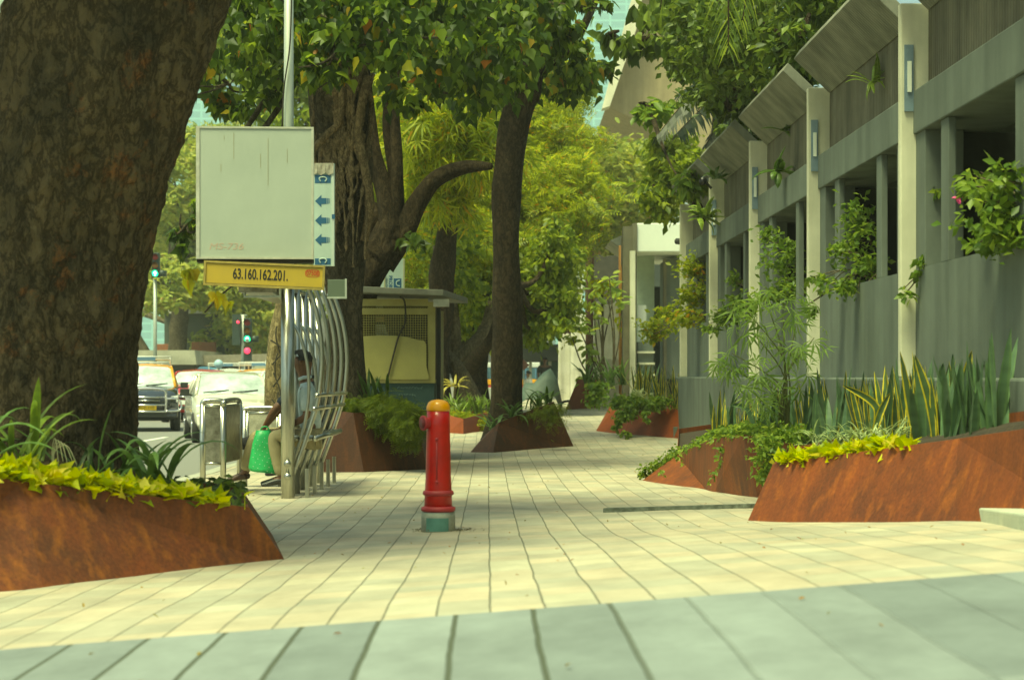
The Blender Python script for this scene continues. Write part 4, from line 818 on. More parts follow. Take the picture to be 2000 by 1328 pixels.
for z0, hq in ((162, 16), (3, 12)):
    MB().box((-18*s2, -.002, z0*s2), (13*s2, -.001, (z0+hq)*s2)).build('logo_square', blue, ar, local=True)
    MB().tube(catmull([(-7*s2, -.003, (z0+3)*s2), (-9*s2, -.003, (z0+10)*s2), (0, -.003, (z0+12)*s2), (5*s2, -.003, (z0+8)*s2), (2*s2, -.003, (z0+3)*s2)], 5), 1.3*s2, 6).build('logo_mark', pale, ar, True, local=True)
mb = MB(); 
for k in range(5): mb.add([(-21*s2+k*8*s2, -.012, (178+4*(k % 2))*s2), (-21*s2+(k+1)*8*s2, -.02+.01*(k % 2), (176+5*((k+1) % 2))*s2), (-21*s2+(k+1)*8*s2, -.01, 201*s2), (-21*s2+k*8*s2, -.004, 201*s2)], [(0, 1, 2, 3)])
mb.build('peeling_flap', mat('flap', (.42, .40, .32), .8, col2=(.20, .17, .13), scale=20), ar, local=True)
d3 = 30.5; s3 = d3/F
pr = empty('banner_sign', W(768, 600, d3), 'pale sign with sideways blue lettering standing above the kiosk roof', 'sign')
MB().box((-34*s3, 0, 0), (22*s3, .06, 95*s3)).build('panel', pale, pr, local=True)
MB().box((19.5*s3, -.02, 0), (22*s3, -.002, 95*s3)).box((-18*s3, -.02, 0), (-15.5*s3, -.002, 95*s3)).build('frame', mat('frame_tan', (.50, .48, .28), .6), pr, local=True)
text('lettering', 'PROBON', 9.5*s3, blue, pr, (-5.5*s3, -.002, 42*s3), rot=(PI/2, math.radians(90), 0), bold=.002)
text('small_lettering', 'ation Point', 5*s3, blue, pr, (-12*s3, -.002, 45*s3), rot=(PI/2, math.radians(90), 0))
MB().box((1*s3, -.002, 37*s3), (16*s3, -.001, 56*s3)).build('logo_square', blue, pr, local=True)
MB().tube(catmull([(13*s3, -.003, 52*s3), (7*s3, -.003, 50*s3), (7*s3, -.003, 43*s3), (13*s3, -.003, 41*s3)], 5), 1.2*s3, 6).build('logo_mark', pale, pr, True, local=True)
# ------------------------------------------------------------------ shelter
sh = empty('bus_shelter', gp(562, 958), 'stainless steel bus shelter of bowed curving pipes around a bench', 'shelter')
sy = M['steel']; ds_ = [18.45, 19.15, 19.85, 20.55, 21.25]
gx = lambda px, d=18.45: (px-1000)/F*18.45
def ZP(py): return CH-(py-HZ)/F*18.45
for i, dd in enumerate(ds_):
    MB().tube([(gx(562), dd, -.1), (gx(562), dd, ZP(560))], .064 if i == 0 else .04, 18).build('post', sy, sh, True)
    outer = [(600, 555), (618, 610), (627, 665), (628, 720), (620, 785), (600, 850), (573, 925), (563, 948)]
    MB().tube(catmull([(gx(a), dd+.02, ZP(b)) for a, b in outer], 6), .021, 10).build('bowed_rib', sy, sh, True)
    if i < 4:
        inner = [(562, 618), (584, 655), (597, 700), (602, 750), (598, 805), (584, 865), (565, 915)]
        MB().tube(catmull([(gx(a), dd+.06, ZP(b)) for a, b in inner], 6), .016, 10).build('inner_rib', sy, sh, True)
    MB().box((gx(596), dd-.02, -.1), (gx(604), dd+.02, ZP(915))).build('bench_leg', sy, sh, bevel=.004)
for py, px in ((772, 622), (798, 617)): MB().tube([(gx(px), 18.3, ZP(py)), (gx(px), 21.5, ZP(py))], .022, 10).build('rail', sy, sh, True)
MB().tube([(gx(555), 18.45, ZP(588)), (gx(520), 18.45, ZP(556))], .026, 10).tube([(gx(558), 18.45, ZP(575)), (gx(536), 18.45, ZP(556))], .02, 10).build('bracket', sy, sh, True)
for xx in (572, 586, 600, 614): MB().tube([(gx(xx), 18.5, ZP(857)), (gx(xx), 21.2, ZP(857))], .028, 10).build('seat_bar', sy, sh, True)
MB().box((gx(470), 18.3, ZP(572)), (gx(545), 21.2, ZP(556))).build('roof_panel', M['steel_d'], sh, bevel=.005)
mb = MB()
for a in (479, 548): mb.box((gx(a), 18.32, ZP(578)), (gx(a+3), 18.4, ZP(560)))
mb.box((gx(479), 18.32, ZP(582)), (gx(551), 18.4, ZP(578))); mb.build('roof_frame', galv, sh)
for i, (a, b) in enumerate(((0, 1), (1, 2), (2, 3))): MB().tube([(gx(562), ds_[a], ZP(562)), (gx(562), ds_[b], ZP(562))], .03, 8).build('top_rail', sy, sh, True)
for py in (905, 930):
    q = Vector((gx(563), 18.45-.072, ZP(py))); MB().tube([q+Vector((0, .01, 0)), q+Vector((0, -.006, 0))], .034, 16).build('flange', sy, sh, True)
el = empty('electric_box', W(662, 560, 20.5), 'small grey metal box fixed beside the trunk behind the yellow board', 'box')
a, b = W(640, 582, 20.5), W(676, 546, 20.5); MB().box((a.x, 20.5, a.z), (b.x, 20.62, b.z)).build('case', mat('greygreen_box', (.10, .13, .09), .6), el, bevel=.004)
MB().box((a.x-.008, 20.49, a.z-.008), (b.x+.008, 20.499, a.z+.012)).box((b.x-.012, 20.49, a.z+.012), (b.x+.008, 20.499, b.z+.008)).build('rim', galv, el)
# queue barriers
def barrier(px0, px1, py0, py1, pyb, d, label, dd=0, infill='steel_d', nleg=2):
    e = empty('queue_barrier', gp((px0+px1)/2, pyb), label, 'barrier'); P0 = W(px0, 0, d); P1 = W(px1, 0, d+dd); zt, zb, zf = W(0, py0, d).z, W(0, py1, d).z, G(P0.x, d)-.05
    for t in ([0, 1] if nleg == 2 else [0, .5, 1]):
        q = P0.lerp(P1, t); MB().tube([(q.x, q.y, zf), (q.x, q.y, zt-.02)], .029, 12).build('post', sy, e, True)
    MB().tube(catmull([(P0.x, P0.y, zt-.05), (P0.x+.02, P0.y, zt), (P1.x-.02, P1.y, zt), (P1.x, P1.y, zt-.05)], 6), .028, 12).build('top_rail', sy, e, True)
    dv = (P1-P0); nrm = Vector((-dv.y, dv.x, 0)).normalized()*.018; z0, z1 = zb, zt-.045
    q0, q1 = P0.lerp(P1, .09), P0.lerp(P1, .91)
    mb = MB().add([Vector((q.x, q.y, zz))+s*nrm for s in (-1, 1) for (q, zz) in ((q0, z0), (q1, z0), (q1, z1), (q0, z1))], [(0,1,2,3), (7,6,5,4), (0,4,5,1), (1,5,6,2), (2,6,7,3), (3,7,4,0)]); mb.build('panel', M[infill], e)
    fr = MB()
    for (u, v_) in (((q0, z0), (q1, z0)), ((q1, z0), (q1, z1)), ((q1, z1), (q0, z1)), ((q0, z1), (q0, z0))): fr.tube([(u[0].x, u[0].y-.01, u[1]), (v_[0].x, v_[0].y-.01, v_[1])], .014, 8)
    fr.build('panel_frame', sy, e, True); return e
barrier(396, 436, 784, 905, 955, 18.9, 'nearest steel queue barrier with dull panel, left of the waiting men', dd=.02)
barrier(436, 468, 784, 902, 958, 18.95, 'steel queue barrier turned edge-on beside the nearest one', dd=.9)
barrier(478, 548, 798, 896, 945, 20.6, 'steel queue barrier with speckled marble infill behind the green bag', infill='marble')
# ------------------------------------------------------------------ people
skin = mat('skin', (.16, .075, .04), .55, noise_amt=.15)
hair = mat('hair', (.012, .010, .010), .6)
def skinobj(name, nodes, edges, m, parent, sub=2):
    """nodes: list of (Vector, radius or (rx, ry))"""
    me = bpy.data.meshes.new(name); me.from_pydata([tuple(n[0]) for n in nodes], edges, []); me.update()
    o = link(name, me, None, parent)
    md = o.modifiers.new('skin', 'SKIN'); md.use_smooth_shade = True; md.branch_smoothing = .6
    me.attributes
    if not me.skin_vertices: 
        bm = bmesh.new(); bm.from_mesh(me); bm.verts.layers.skin.verify(); bm.to_mesh(me); bm.free()
    for i, n in enumerate(nodes):
        r = n[1] if hasattr(n[1], '__len__') else (n[1], n[1]); me.skin_vertices[0].data[i].radius = r; me.skin_vertices[0].data[i].use_root = (i == 0)
    s = o.modifiers.new('sub', 'SUBSURF'); s.levels = s.render_levels = sub; me.materials.append(m); return o
def person(label, J, shirt, trouser, shoe, base, group=None, sleeve=.55, cap=False, sandals=False):
    """J: joints in world space; faces the direction J['face']"""
    e = empty('person', base, label, 'person', group); V = Vector; f = J['face'].normalized(); up = V((0, 0, 1)); rt = f.cross(up).normalized()
    N = [(J['pelvis'], (.13, .11)), (J['waist'], (.125, .10)), (J['chest'], (.15, .11)), (J['neckb'], (.062, .055)), (J['neckb'].lerp(J['head'], .42), .043), (J['head'], (.078, .092)), (J['head']+up*.075+f*-.01, (.068, .08))]
    E = [(i, i+1) for i in range(6)]
    hands = []
    for s in 'LR':
        sh_, el_, wr_, hd_ = J['sh'+s], J['el'+s], J['wr'+s], J['hd'+s]; b = len(N)
        N += [(sh_, .058), (el_, .042), (wr_, .027), (wr_.lerp(hd_, .55), (.034, .02))]; E += [(2, b), (b, b+1), (b+1, b+2), (b+2, b+3)]
        hdv = (hd_-wr_).normalized(); sd = hdv.cross(up).normalized() if abs(hdv.z) < .9 else rt
        for q, ll in ((-1.5, .062), (-.5, .075), (.5, .072), (1.5, .058)):
            k = len(N); p0 = wr_+hdv*.075+sd*q*.017; p1 = p0+hdv*ll*.55-up*.008; p2 = p1+hdv*ll*.3-up*.022; N += [(p0, .0095), (p1, .0085), (p2, .007)]; E += [(b+3, k), (k, k+1), (k+1, k+2)]
        k = len(N); p0 = wr_+hdv*.03+sd*.03; p1 = p0+hdv*.035+sd*.012-up*.008; N += [(p0, .011), (p1, .008)]; E += [(b+3, k), (k, k+1)]
    for s in 'LR':
        hp_, kn_, an_, to_ = J['hp'+s], J['kn'+s], J['an'+s], J['to'+s]; b = len(N)
        N += [(hp_, .085), (kn_, .055), (kn_.lerp(an_, .35), .055), (an_, .036), (to_, (.035, .022))]; E += [(0, b), (b, b+1), (b+1, b+2), (b+2, b+3), (b+3, b+4)]
    skinobj('body', N, E, skin, e)
    h = J['head']; mb = MB()
    for s in (1, -1): # ears, eyes
        q = h+rt*s*.076-f*.005+up*.01; mb.tube([q-up*.02, q+rt*s*.008, q+up*.025], [.008, .014, .008], 8)
    mb.tube([h+f*.086+up*.03, h+f*.112-up*.012, h+f*.092-up*.022], [.008, .017, .012], 8)
    mb.build('face_feature', skin, e, True)
    MB().tube([h+f*.090-up*.05-rt*.022, h+f*.098-up*.05, h+f*.090-up*.05+rt*.022], .006, 6).build('mouth', mat('lip', (.12, .04, .03), .5), e, True)
    MB().tube([h+f*.094-up*.036-rt*.028, h+f*.106-up*.032, h+f*.094-up*.036+rt*.028], .006, 6).build('moustache', hair, e, True)
    mb = MB()
    for s in (1, -1): mb.tube([h+f*.083+rt*s*.028+up*.02, h+f*.095+rt*s*.03+up*.02], [.012, .008], 8)
    mb.build('eye', mat('eye', (.02, .015, .012), .2), e, True)
    # hair: cap over skull
    bm = bmesh.new(); bmesh.ops.create_icosphere(bm, subdivisions=4, radius=1); bmesh.ops.delete(bm, geom=[v for v in bm.verts if v.co.z < -.25 or (v.co.y > .25 and v.co.z < .42)], context='VERTS')
    me = bpy.data.meshes.new('hair'); R_ = Matrix((rt, f, up)).transposed().to_4x4()
    for v in bm.verts: v.co = v.co*(1+.05*noise.noise(v.co*6))
    bm.to_mesh(me); bm.free(); me.transform(Matrix.Translation(h+up*.042-f*.006) @ R_ @ Matrix.Diagonal((.094, .112, .098, 1))); link('hair', me, hair, e, True)
    # shirt
    N = [(J['pelvis']+up*.02, (.165, .135)), (J['waist'], (.160, .130)), (J['chest'], (.18, .135)), (J['neckb']-up*.025, (.085, .08))]; E = [(0, 1), (1, 2), (2, 3)]
    for s in 'LR':
        b = len(N); sh_, el_, wr_ = J['sh'+s], J['el'+s], J['wr'+s]; N += [(sh_, .078), (sh_.lerp(el_, .6), .070), (sh_.lerp(el_, min(1, sleeve*1.6)), .064)]; E += [(2, b), (b, b+1), (b+1, b+2)]
    so = skinobj('shirt', N, E, shirt, e); 
    mb = MB(); q = J['neckb']+up*.005; mb.tube([q+f*.05+rt*.05, q+rt*.065-f*.0+up*.02, q-f*.06+up*.025, q-rt*.065+up*.02, q+f*.05-rt*.05], .017, 8); mb.build('collar', shirt, e, True)
    N = [(J['pelvis'], (.11, .105))]; E = []
    for s in 'LR':
        b = len(N); hp_, kn_, an_ = J['hp'+s], J['kn'+s], J['an'+s]; N += [(hp_, .105), (hp_.lerp(kn_, .5), .094), (kn_, .078), (kn_.lerp(an_, .5), .073), (an_+(kn_-an_).normalized()*.015, .064)]; E += [(0, b)]+[(b+i, b+i+1) for i in range(4)]
    skinobj('trousers', N, E, trouser, e)
    for s in 'LR':
        an_, to_ = J['an'+s], J['to'+s]; dv = (to_-an_); dv.z = 0; dv.normalize(); N = [(an_-dv*.045-up*.03, (.045, .035)), (an_+dv*.05-up*.03, (.044, .038)), (to_+dv*.01, (.046, .026)), (to_+dv*.05, (.034, .018))]
        skinobj('sandal' if sandals else 'shoe', N, [(0, 1), (1, 2), (2, 3)], shoe, e)
    return e
def fabric(name, c, c2, stripes=0):
    m = mat(name, c, .85, spec=.15, col2=c2, scale=5, bump=.35, bscale=12); return m
def seat(x0, d, **kw):   # x0: px of the pelvis seen at depth 19
    g = lambda px, py, dy: Vector(((px-1000)/F*19.0+(x0-605)/F*19.0, d+dy, CH-(py-HZ)/F*19.0))
    J = dict(pelvis=g(606, 852, 0), waist=g(604, 815, 0), chest=g(598, 775, 0), neckb=g(592, 742, 0), head=g(585, 710, 0), shL=g(600, 760, -.185), shR=g(597, 760, .185), elL=g(603, 812, -.24), elR=g(594, 812, .24),
             wrL=g(556, 836, -.13), hdL=g(536, 838, -.05), wrR=g(550, 838, .12), hdR=g(530, 840, .05), hpL=g(604, 856, -.10), hpR=g(604, 856, .10), knL=g(534, 850, -.13), knR=g(532, 850, .14), anL=g(552, 932, -.12), anR=g(548, 932, .15), toL=g(520, 945, -.13), toR=g(512, 945, .16), face=Vector((-1, -.05, 0)))
    for k, v in kw.items(): J[k] = g(*v)
    return J
khaki = fabric('khaki', (.42, .36, .22), (.30, .26, .15)); blackc = fabric('black_cloth', (.02, .02, .022), (.012, .012, .013)); shirtb = fabric('pale_blue_shirt', (.62, .70, .72), (.36, .45, .47)); shoe = mat('black_shoe', (.03, .03, .03), .4)
person('man in pale blue shirt and khaki trousers seated on the shelter bench, nearest the camera', seat(607, 19.0), shirtb, khaki, shoe, gp(600, 955), 'people waiting in the shelter')
person('middle seated man in dark shirt and khaki trousers, arm hanging by the green bag', seat(578, 19.75, elR=(552, 800, .2), wrR=(528, 832, .1), elL=(552, 800, -.26), wrL=(530, 836, -.2), hdL=(520, 856, -.2), hdR=(520, 850, .1), knL=(510, 855, -.15), knR=(506, 855, .1), anL=(488, 930, -.15), anR=(484, 932, .12), toL=(462, 944, -.15), toR=(455, 944, .12)), fabric('dark_shirt', (.04, .05, .07), (.02, .025, .04)), khaki, mat('brown_shoe', (.06, .03, .02), .5), gp(590, 950), 'people waiting in the shelter')
person('farthest seated man with black trousers and one leg stretched out', seat(583, 20.5, knL=(520, 862, -.1), anL=(442, 880, -.05), toL=(425, 868, -.05), knR=(535, 855, .1), anR=(540, 930, .1), toR=(508, 942, .1)), fabric('navy_shirt', (.03, .035, .05), (.02, .02, .03)), blackc, shoe, gp(595, 945), 'people waiting in the shelter')
# green bag
gb = empty('shopping_bag', W(515, 925, 18.75), 'bright green dotted plastic bag held between the seated men', 'bag')
g = lambda px, py, d=19.02: W(px, py, d)
bag = MB(); rows = [(840, 501, 526), (850, 496, 532), (870, 493, 537), (895, 490, 541), (915, 487, 543), (922, 490, 541)]; Vb = []
for j, (py, a, b) in enumerate(rows):
    for k in range(16):
        an = 2*PI*k/16; cx = (a+b)/2; rx = (b-a)/2*(1+.04*math.sin(3*an+j)); p = g(cx+rx*math.copysign(abs(math.cos(an))**.6, math.cos(an)), py+ (b-a)*.0 + 10*math.cos(an)*(j > 1)*.35); p.y += .09*math.copysign(abs(math.sin(an))**.8, math.sin(an))*(.5 if j == 0 else 1)*(1+.15*math.sin(an*4+j*1.7)); p += Vector((noise.noise(p*9), noise.noise(p*9+Vector((5, 5, 5))), 0))*.022; Vb.append(p)
bag.add(Vb, [(j*16+k, j*16+(k+1) % 16, (j+1)*16+(k+1) % 16, (j+1)*16+k) for j in range(5) for k in range(16)]+[tuple(80+k for k in range(16))])
bgm = mat('green_plastic', (.06, .55, .17), .35, noise_amt=.25, scale=12, bump=.3, bscale=14); bo = bag.build('bag_body', bgm, gb, True)
dots = MB()
for py in range(853, 918, 9):
    for q in range(5):
        px = 497+q*9+(py % 2)*4; p = g(px, py+.35*(px-515)); p.y -= .093; dots.tube([p, p+Vector((0, -.004, 0))], .0036, 6)
dots.build('white_dots', M['white'], gb)
MB().tube(catmull([g(508, 842), g(513, 834), g(522, 834), g(526, 842)], 6), .008, 6).build('handle', bgm, gb, True)
# ------------------------------------------------------------------ kiosk
kd = 27.2
ks = empty('kiosk', Vector((W(775, 735, kd).x, kd, -.1)), 'yellow mesh-fronted kiosk with dark teal base and grey slab roof', 'kiosk')
ky = mat('kiosk_yellow', (.36, .32, .11), .7, col2=(.26, .23, .08), scale=3); kw = lambda px, py: W(px, py, kd)
def kbox(name, m, px0, px1, py0, py1, y0, y1, bevel=0):
    a, b = kw(px0, py1), kw(px1, py0); return MB().box((a.x, y0, a.z), (b.x, y1, b.z)).build(name, m, ks, bevel=bevel)
kbox('base', mat('teal_base', (.018, .05, .05), .7, col2=(.03, .07, .06), scale=6), 700, 848, 748, 892, kd, kd+1.8)
kbox('ledge', ky, 698, 850, 741, 748, kd-.03, kd+1.8)
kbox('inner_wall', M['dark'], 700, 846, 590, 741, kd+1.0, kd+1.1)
kbox('corner_post', ky, 836, 850, 590, 741, kd-.02, kd+.12)
kbox('corner_post', ky, 698, 706, 590, 741, kd-.02, kd+.12)
kbox('header', ky, 706, 836, 584, 598, kd-.02, kd+.06); kbox('cross_rail', ky, 706, 836, 602, 614, kd-.025, kd+.03)
kbox('side_post', M['dark'], 851, 858, 600, 880, kd+.3, kd+.5); kbox('far_post', mat('pale_post', (.35, .33, .20), .7), 853, 858, 600, 880, kd+1.6, kd+1.7)
mb = MB()
for k in range(28): mb.tube([kw(706+k*4.8, 600), kw(706+k*4.8, 741)], .0045, 4, cap=False)
for k in range(30): mb.tube([kw(706, 600+k*4.8), kw(836, 600+k*4.8)], .0045, 4, cap=False)
mb.build('wire_mesh', ky, ks)
bd = [(706, 741), (706, 657), (740, 655), (780, 656), (800, 659), (815, 664), (828, 665), (833, 674), (833, 715), (838, 736), (836, 741)]
MB().prism([kw(*p)+Vector((0, -.035, 0)) for p in bd], (0, -.012, 0)).build('counter_board', mat('kiosk_board', (.40, .36, .12), .65, col2=(.32, .29, .10), scale=2.5), ks)
ro = [Vector((kw(698, 0).x, kd-.35, kw(0, 573).z)), Vector((kw(868, 0).x, kd-.35, kw(0, 580).z)), Vector((kw(912, 0).x-.03, kd+1.9, kw(0, 583).z)), Vector((kw(706, 0).x, kd+1.9, kw(0, 576).z))]
MB().prism(ro, (0, 0, .085)).build('roof', mat('kiosk_roof', (.20, .20, .16), .8, noise_amt=.35, scale=5), ks, bevel=.01)
kbox('roof_beam', M['kerb'], 848, 878, 586, 600, kd-.3, kd-.1)
mb = MB()
for k in range(9): mb.prism([kw(712+k*5, 656)+Vector((0, .25, 0)), kw(716+k*5, 656)+Vector((0, .25, 0)), kw(713+k*4.4, 632)+Vector((0, .25, 0)), kw(709+k*4.4, 632)+Vector((0, .25, 0))], (0, .12, 0))
mb.build('stacked_papers', mat('paper', (.55, .56, .46), .8, noise_amt=.4, scale=20), ks)
kbox('poster', mat('poster_red', (.35, .16, .07), .7, col2=(.40, .36, .2), scale=12), 706, 748, 616, 628, kd+.3, kd+.32)
kbox('packet', M['white'], 726, 744, 594, 601, kd+.3, kd+.4)
MB().tube(catmull([kw(784, 582)+Vector((0, -.3, 0)), kw(791, 590)+Vector((0, -.1, 0)), kw(792, 630)+Vector((0, -.08, 0)), kw(780, 655)+Vector((0, -.08, 0)), kw(770, 690)+Vector((0, -.08, 0)), kw(757, 742)+Vector((0, -.08, 0))], 8), .013, 8).build('cable', dk, ks, True)
mb = MB(); rr = random.Random(6)
for row, (x0, x1) in ((757, (776, 822)), (771, (778, 812)), (784, (780, 800))):
    x = x0
    while x < x1:
        wv = rr.uniform(2, 5); mb.tube([kw(x+q*wv/3, row+rr.uniform(-2.5, 2.5))+Vector((0, -.006, 0)) for q in range(4)], .004, 4); x += wv+1.6
mb.build('chalk_scrawl', mat('chalk', (.16, .24, .22), .9), ks)
# ------------------------------------------------------------------ traffic lights
def emis(name, c, s): return mat(name, c, .5, emit=s)
RED, GRN, AMB = emis('red_lamp', (.9, .03, .12), 1.6), emis('green_lamp', (.05, .85, .5), 1.6), mat('amber_off', (.35, .15, .03), .4)
REDO = mat('red_off', (.30, .02, .03), .4); LW = emis('arrow_white', (.7, 1, .9), 3.0); hous = mat('signal_housing', (.03, .05, .04), .5)
def signal(name, label, px, py, d, lamps, pole_to, hook=None, faces=0, extra=True):
    o = empty(name, Vector((W(px, 0, d).x, d, -.2)), label, 'traffic light'); s = d/F; H = MB(); c = W(px, py, d)
    n = len(lamps); H.box((c.x-7.5*s, d, c.z-(n*16-8)*s), (c.x+7.5*s, d+.25, c.z+8.5*s))
    if extra: H.box((c.x+8*s, d, c.z-((n-1)*16+6)*s) if n == 3 else (c.x+8*s, d, c.z-38*s), (c.x+21*s, d+.2, c.z-(26 if n != 3 else 26)*s))
    H.build('housing', hous, o, bevel=.02)
    for k, lm in enumerate(lamps):
        if lm is None: continue
        q = Vector((c.x, d-.004, c.z-16*k*s)); MB().tube([q+Vector((0, .02, 0)), q+Vector((0, -.02, 0))], 6.2*s, 18).build('lens', lm, o, True)
        vz = MB()
        for a in range(9):
            t = PI*a/8; t2 = PI*(a+1)/8
            if a < 8: vz.add([q+Vector((math.cos(t)*6.8*s, 0, math.sin(t)*6.8*s)), q+Vector((math.cos(t2)*6.8*s, 0, math.sin(t2)*6.8*s)), q+Vector((math.cos(t2)*6.8*s, -.16, math.sin(t2)*6.8*s)), q+Vector((math.cos(t)*6.8*s, -.16, math.sin(t)*6.8*s))], [(0, 1, 2, 3)])
        vz.build('visor', hous, o, True)
        if lm is GRN: 
            az = q+Vector((0, -.024, 0)); MB().prism([az+Vector((x*s, 0, zz*s)) for x, zz in ((-4, 0), (0, 4.6), (4, 0), (1.3, 0), (1.3, -4.5), (-1.3, -4.5), (-1.3, 0))], (0, -.006, 0)).build('arrow', LW, o)
    if extra: q = Vector((c.x+14.5*s, d-.01, c.z-32*s)); MB().tube([q+Vector((0, .02, 0)), q+Vector((0, -.14, 0))], 6*s, 14, ).build('side_lens', hous, o, True)
    return o
o = signal('traffic_light', 'traffic light with lit green arrow beside the huge trunk', 303, 502, 62, [REDO, AMB, GRN], 0)
MB().tube([W(303, 545, 62.3), W(303, 760, 62.3)], .06, 8).build('pole', galv, o, True)
o = signal('traffic_light', 'traffic light with green arrow and red lamp on a pole behind the cars', 483, 630, 66, [REDO, AMB, GRN], 0)
MB().tube([W(475, 615, 66.3), W(475, 745, 66.3)], .07, 10).build('pole', galv, o, True)
MB().tube([W(462, 616, 66.3), W(483, 616, 66.3)], .03, 8).build('bracket', galv, o, True)
q = W(483, 685, 66); MB().box((q.x-.12, 66, q.z-.35), (q.x+.13, 66.2, q.z+.16)).build('lower_housing', hous, o); MB().tube([q+Vector((0, .0, 0)), q+Vector((0, -.05, 0))], .105, 14).build('lower_lens', RED, o, True)
q = W(483, 665, 66); MB().tube([q, q+Vector((0, -.04, 0))], .07, 12).build('small_sign', M['white'], o, True)
q = W(460, 645, 66); MB().box((q.x-.13, 66.1, q.z-.5), (q.x+.13, 66.4, q.z+.55)).build('back_housing', hous, o); 
q = W(465, 629, 66); MB().tube([q, q+Vector((0, -.04, 0))], .05, 12).build('small_lens', RED, o, True)
o = empty('round_sign', W(427, 720, 60), 'small round pale blue sign above the car roofs', 'sign'); q = W(427, 711, 60); MB().tube([q, q+Vector((0, -.04, 0))], .14, 20).build('disc', mat('sky_sign', (.35, .52, .60), .5), o, True); MB().tube([q+Vector((0, .03, 0)), W(427, 760, 60.03)], .03, 8).build('pole', galv, o)
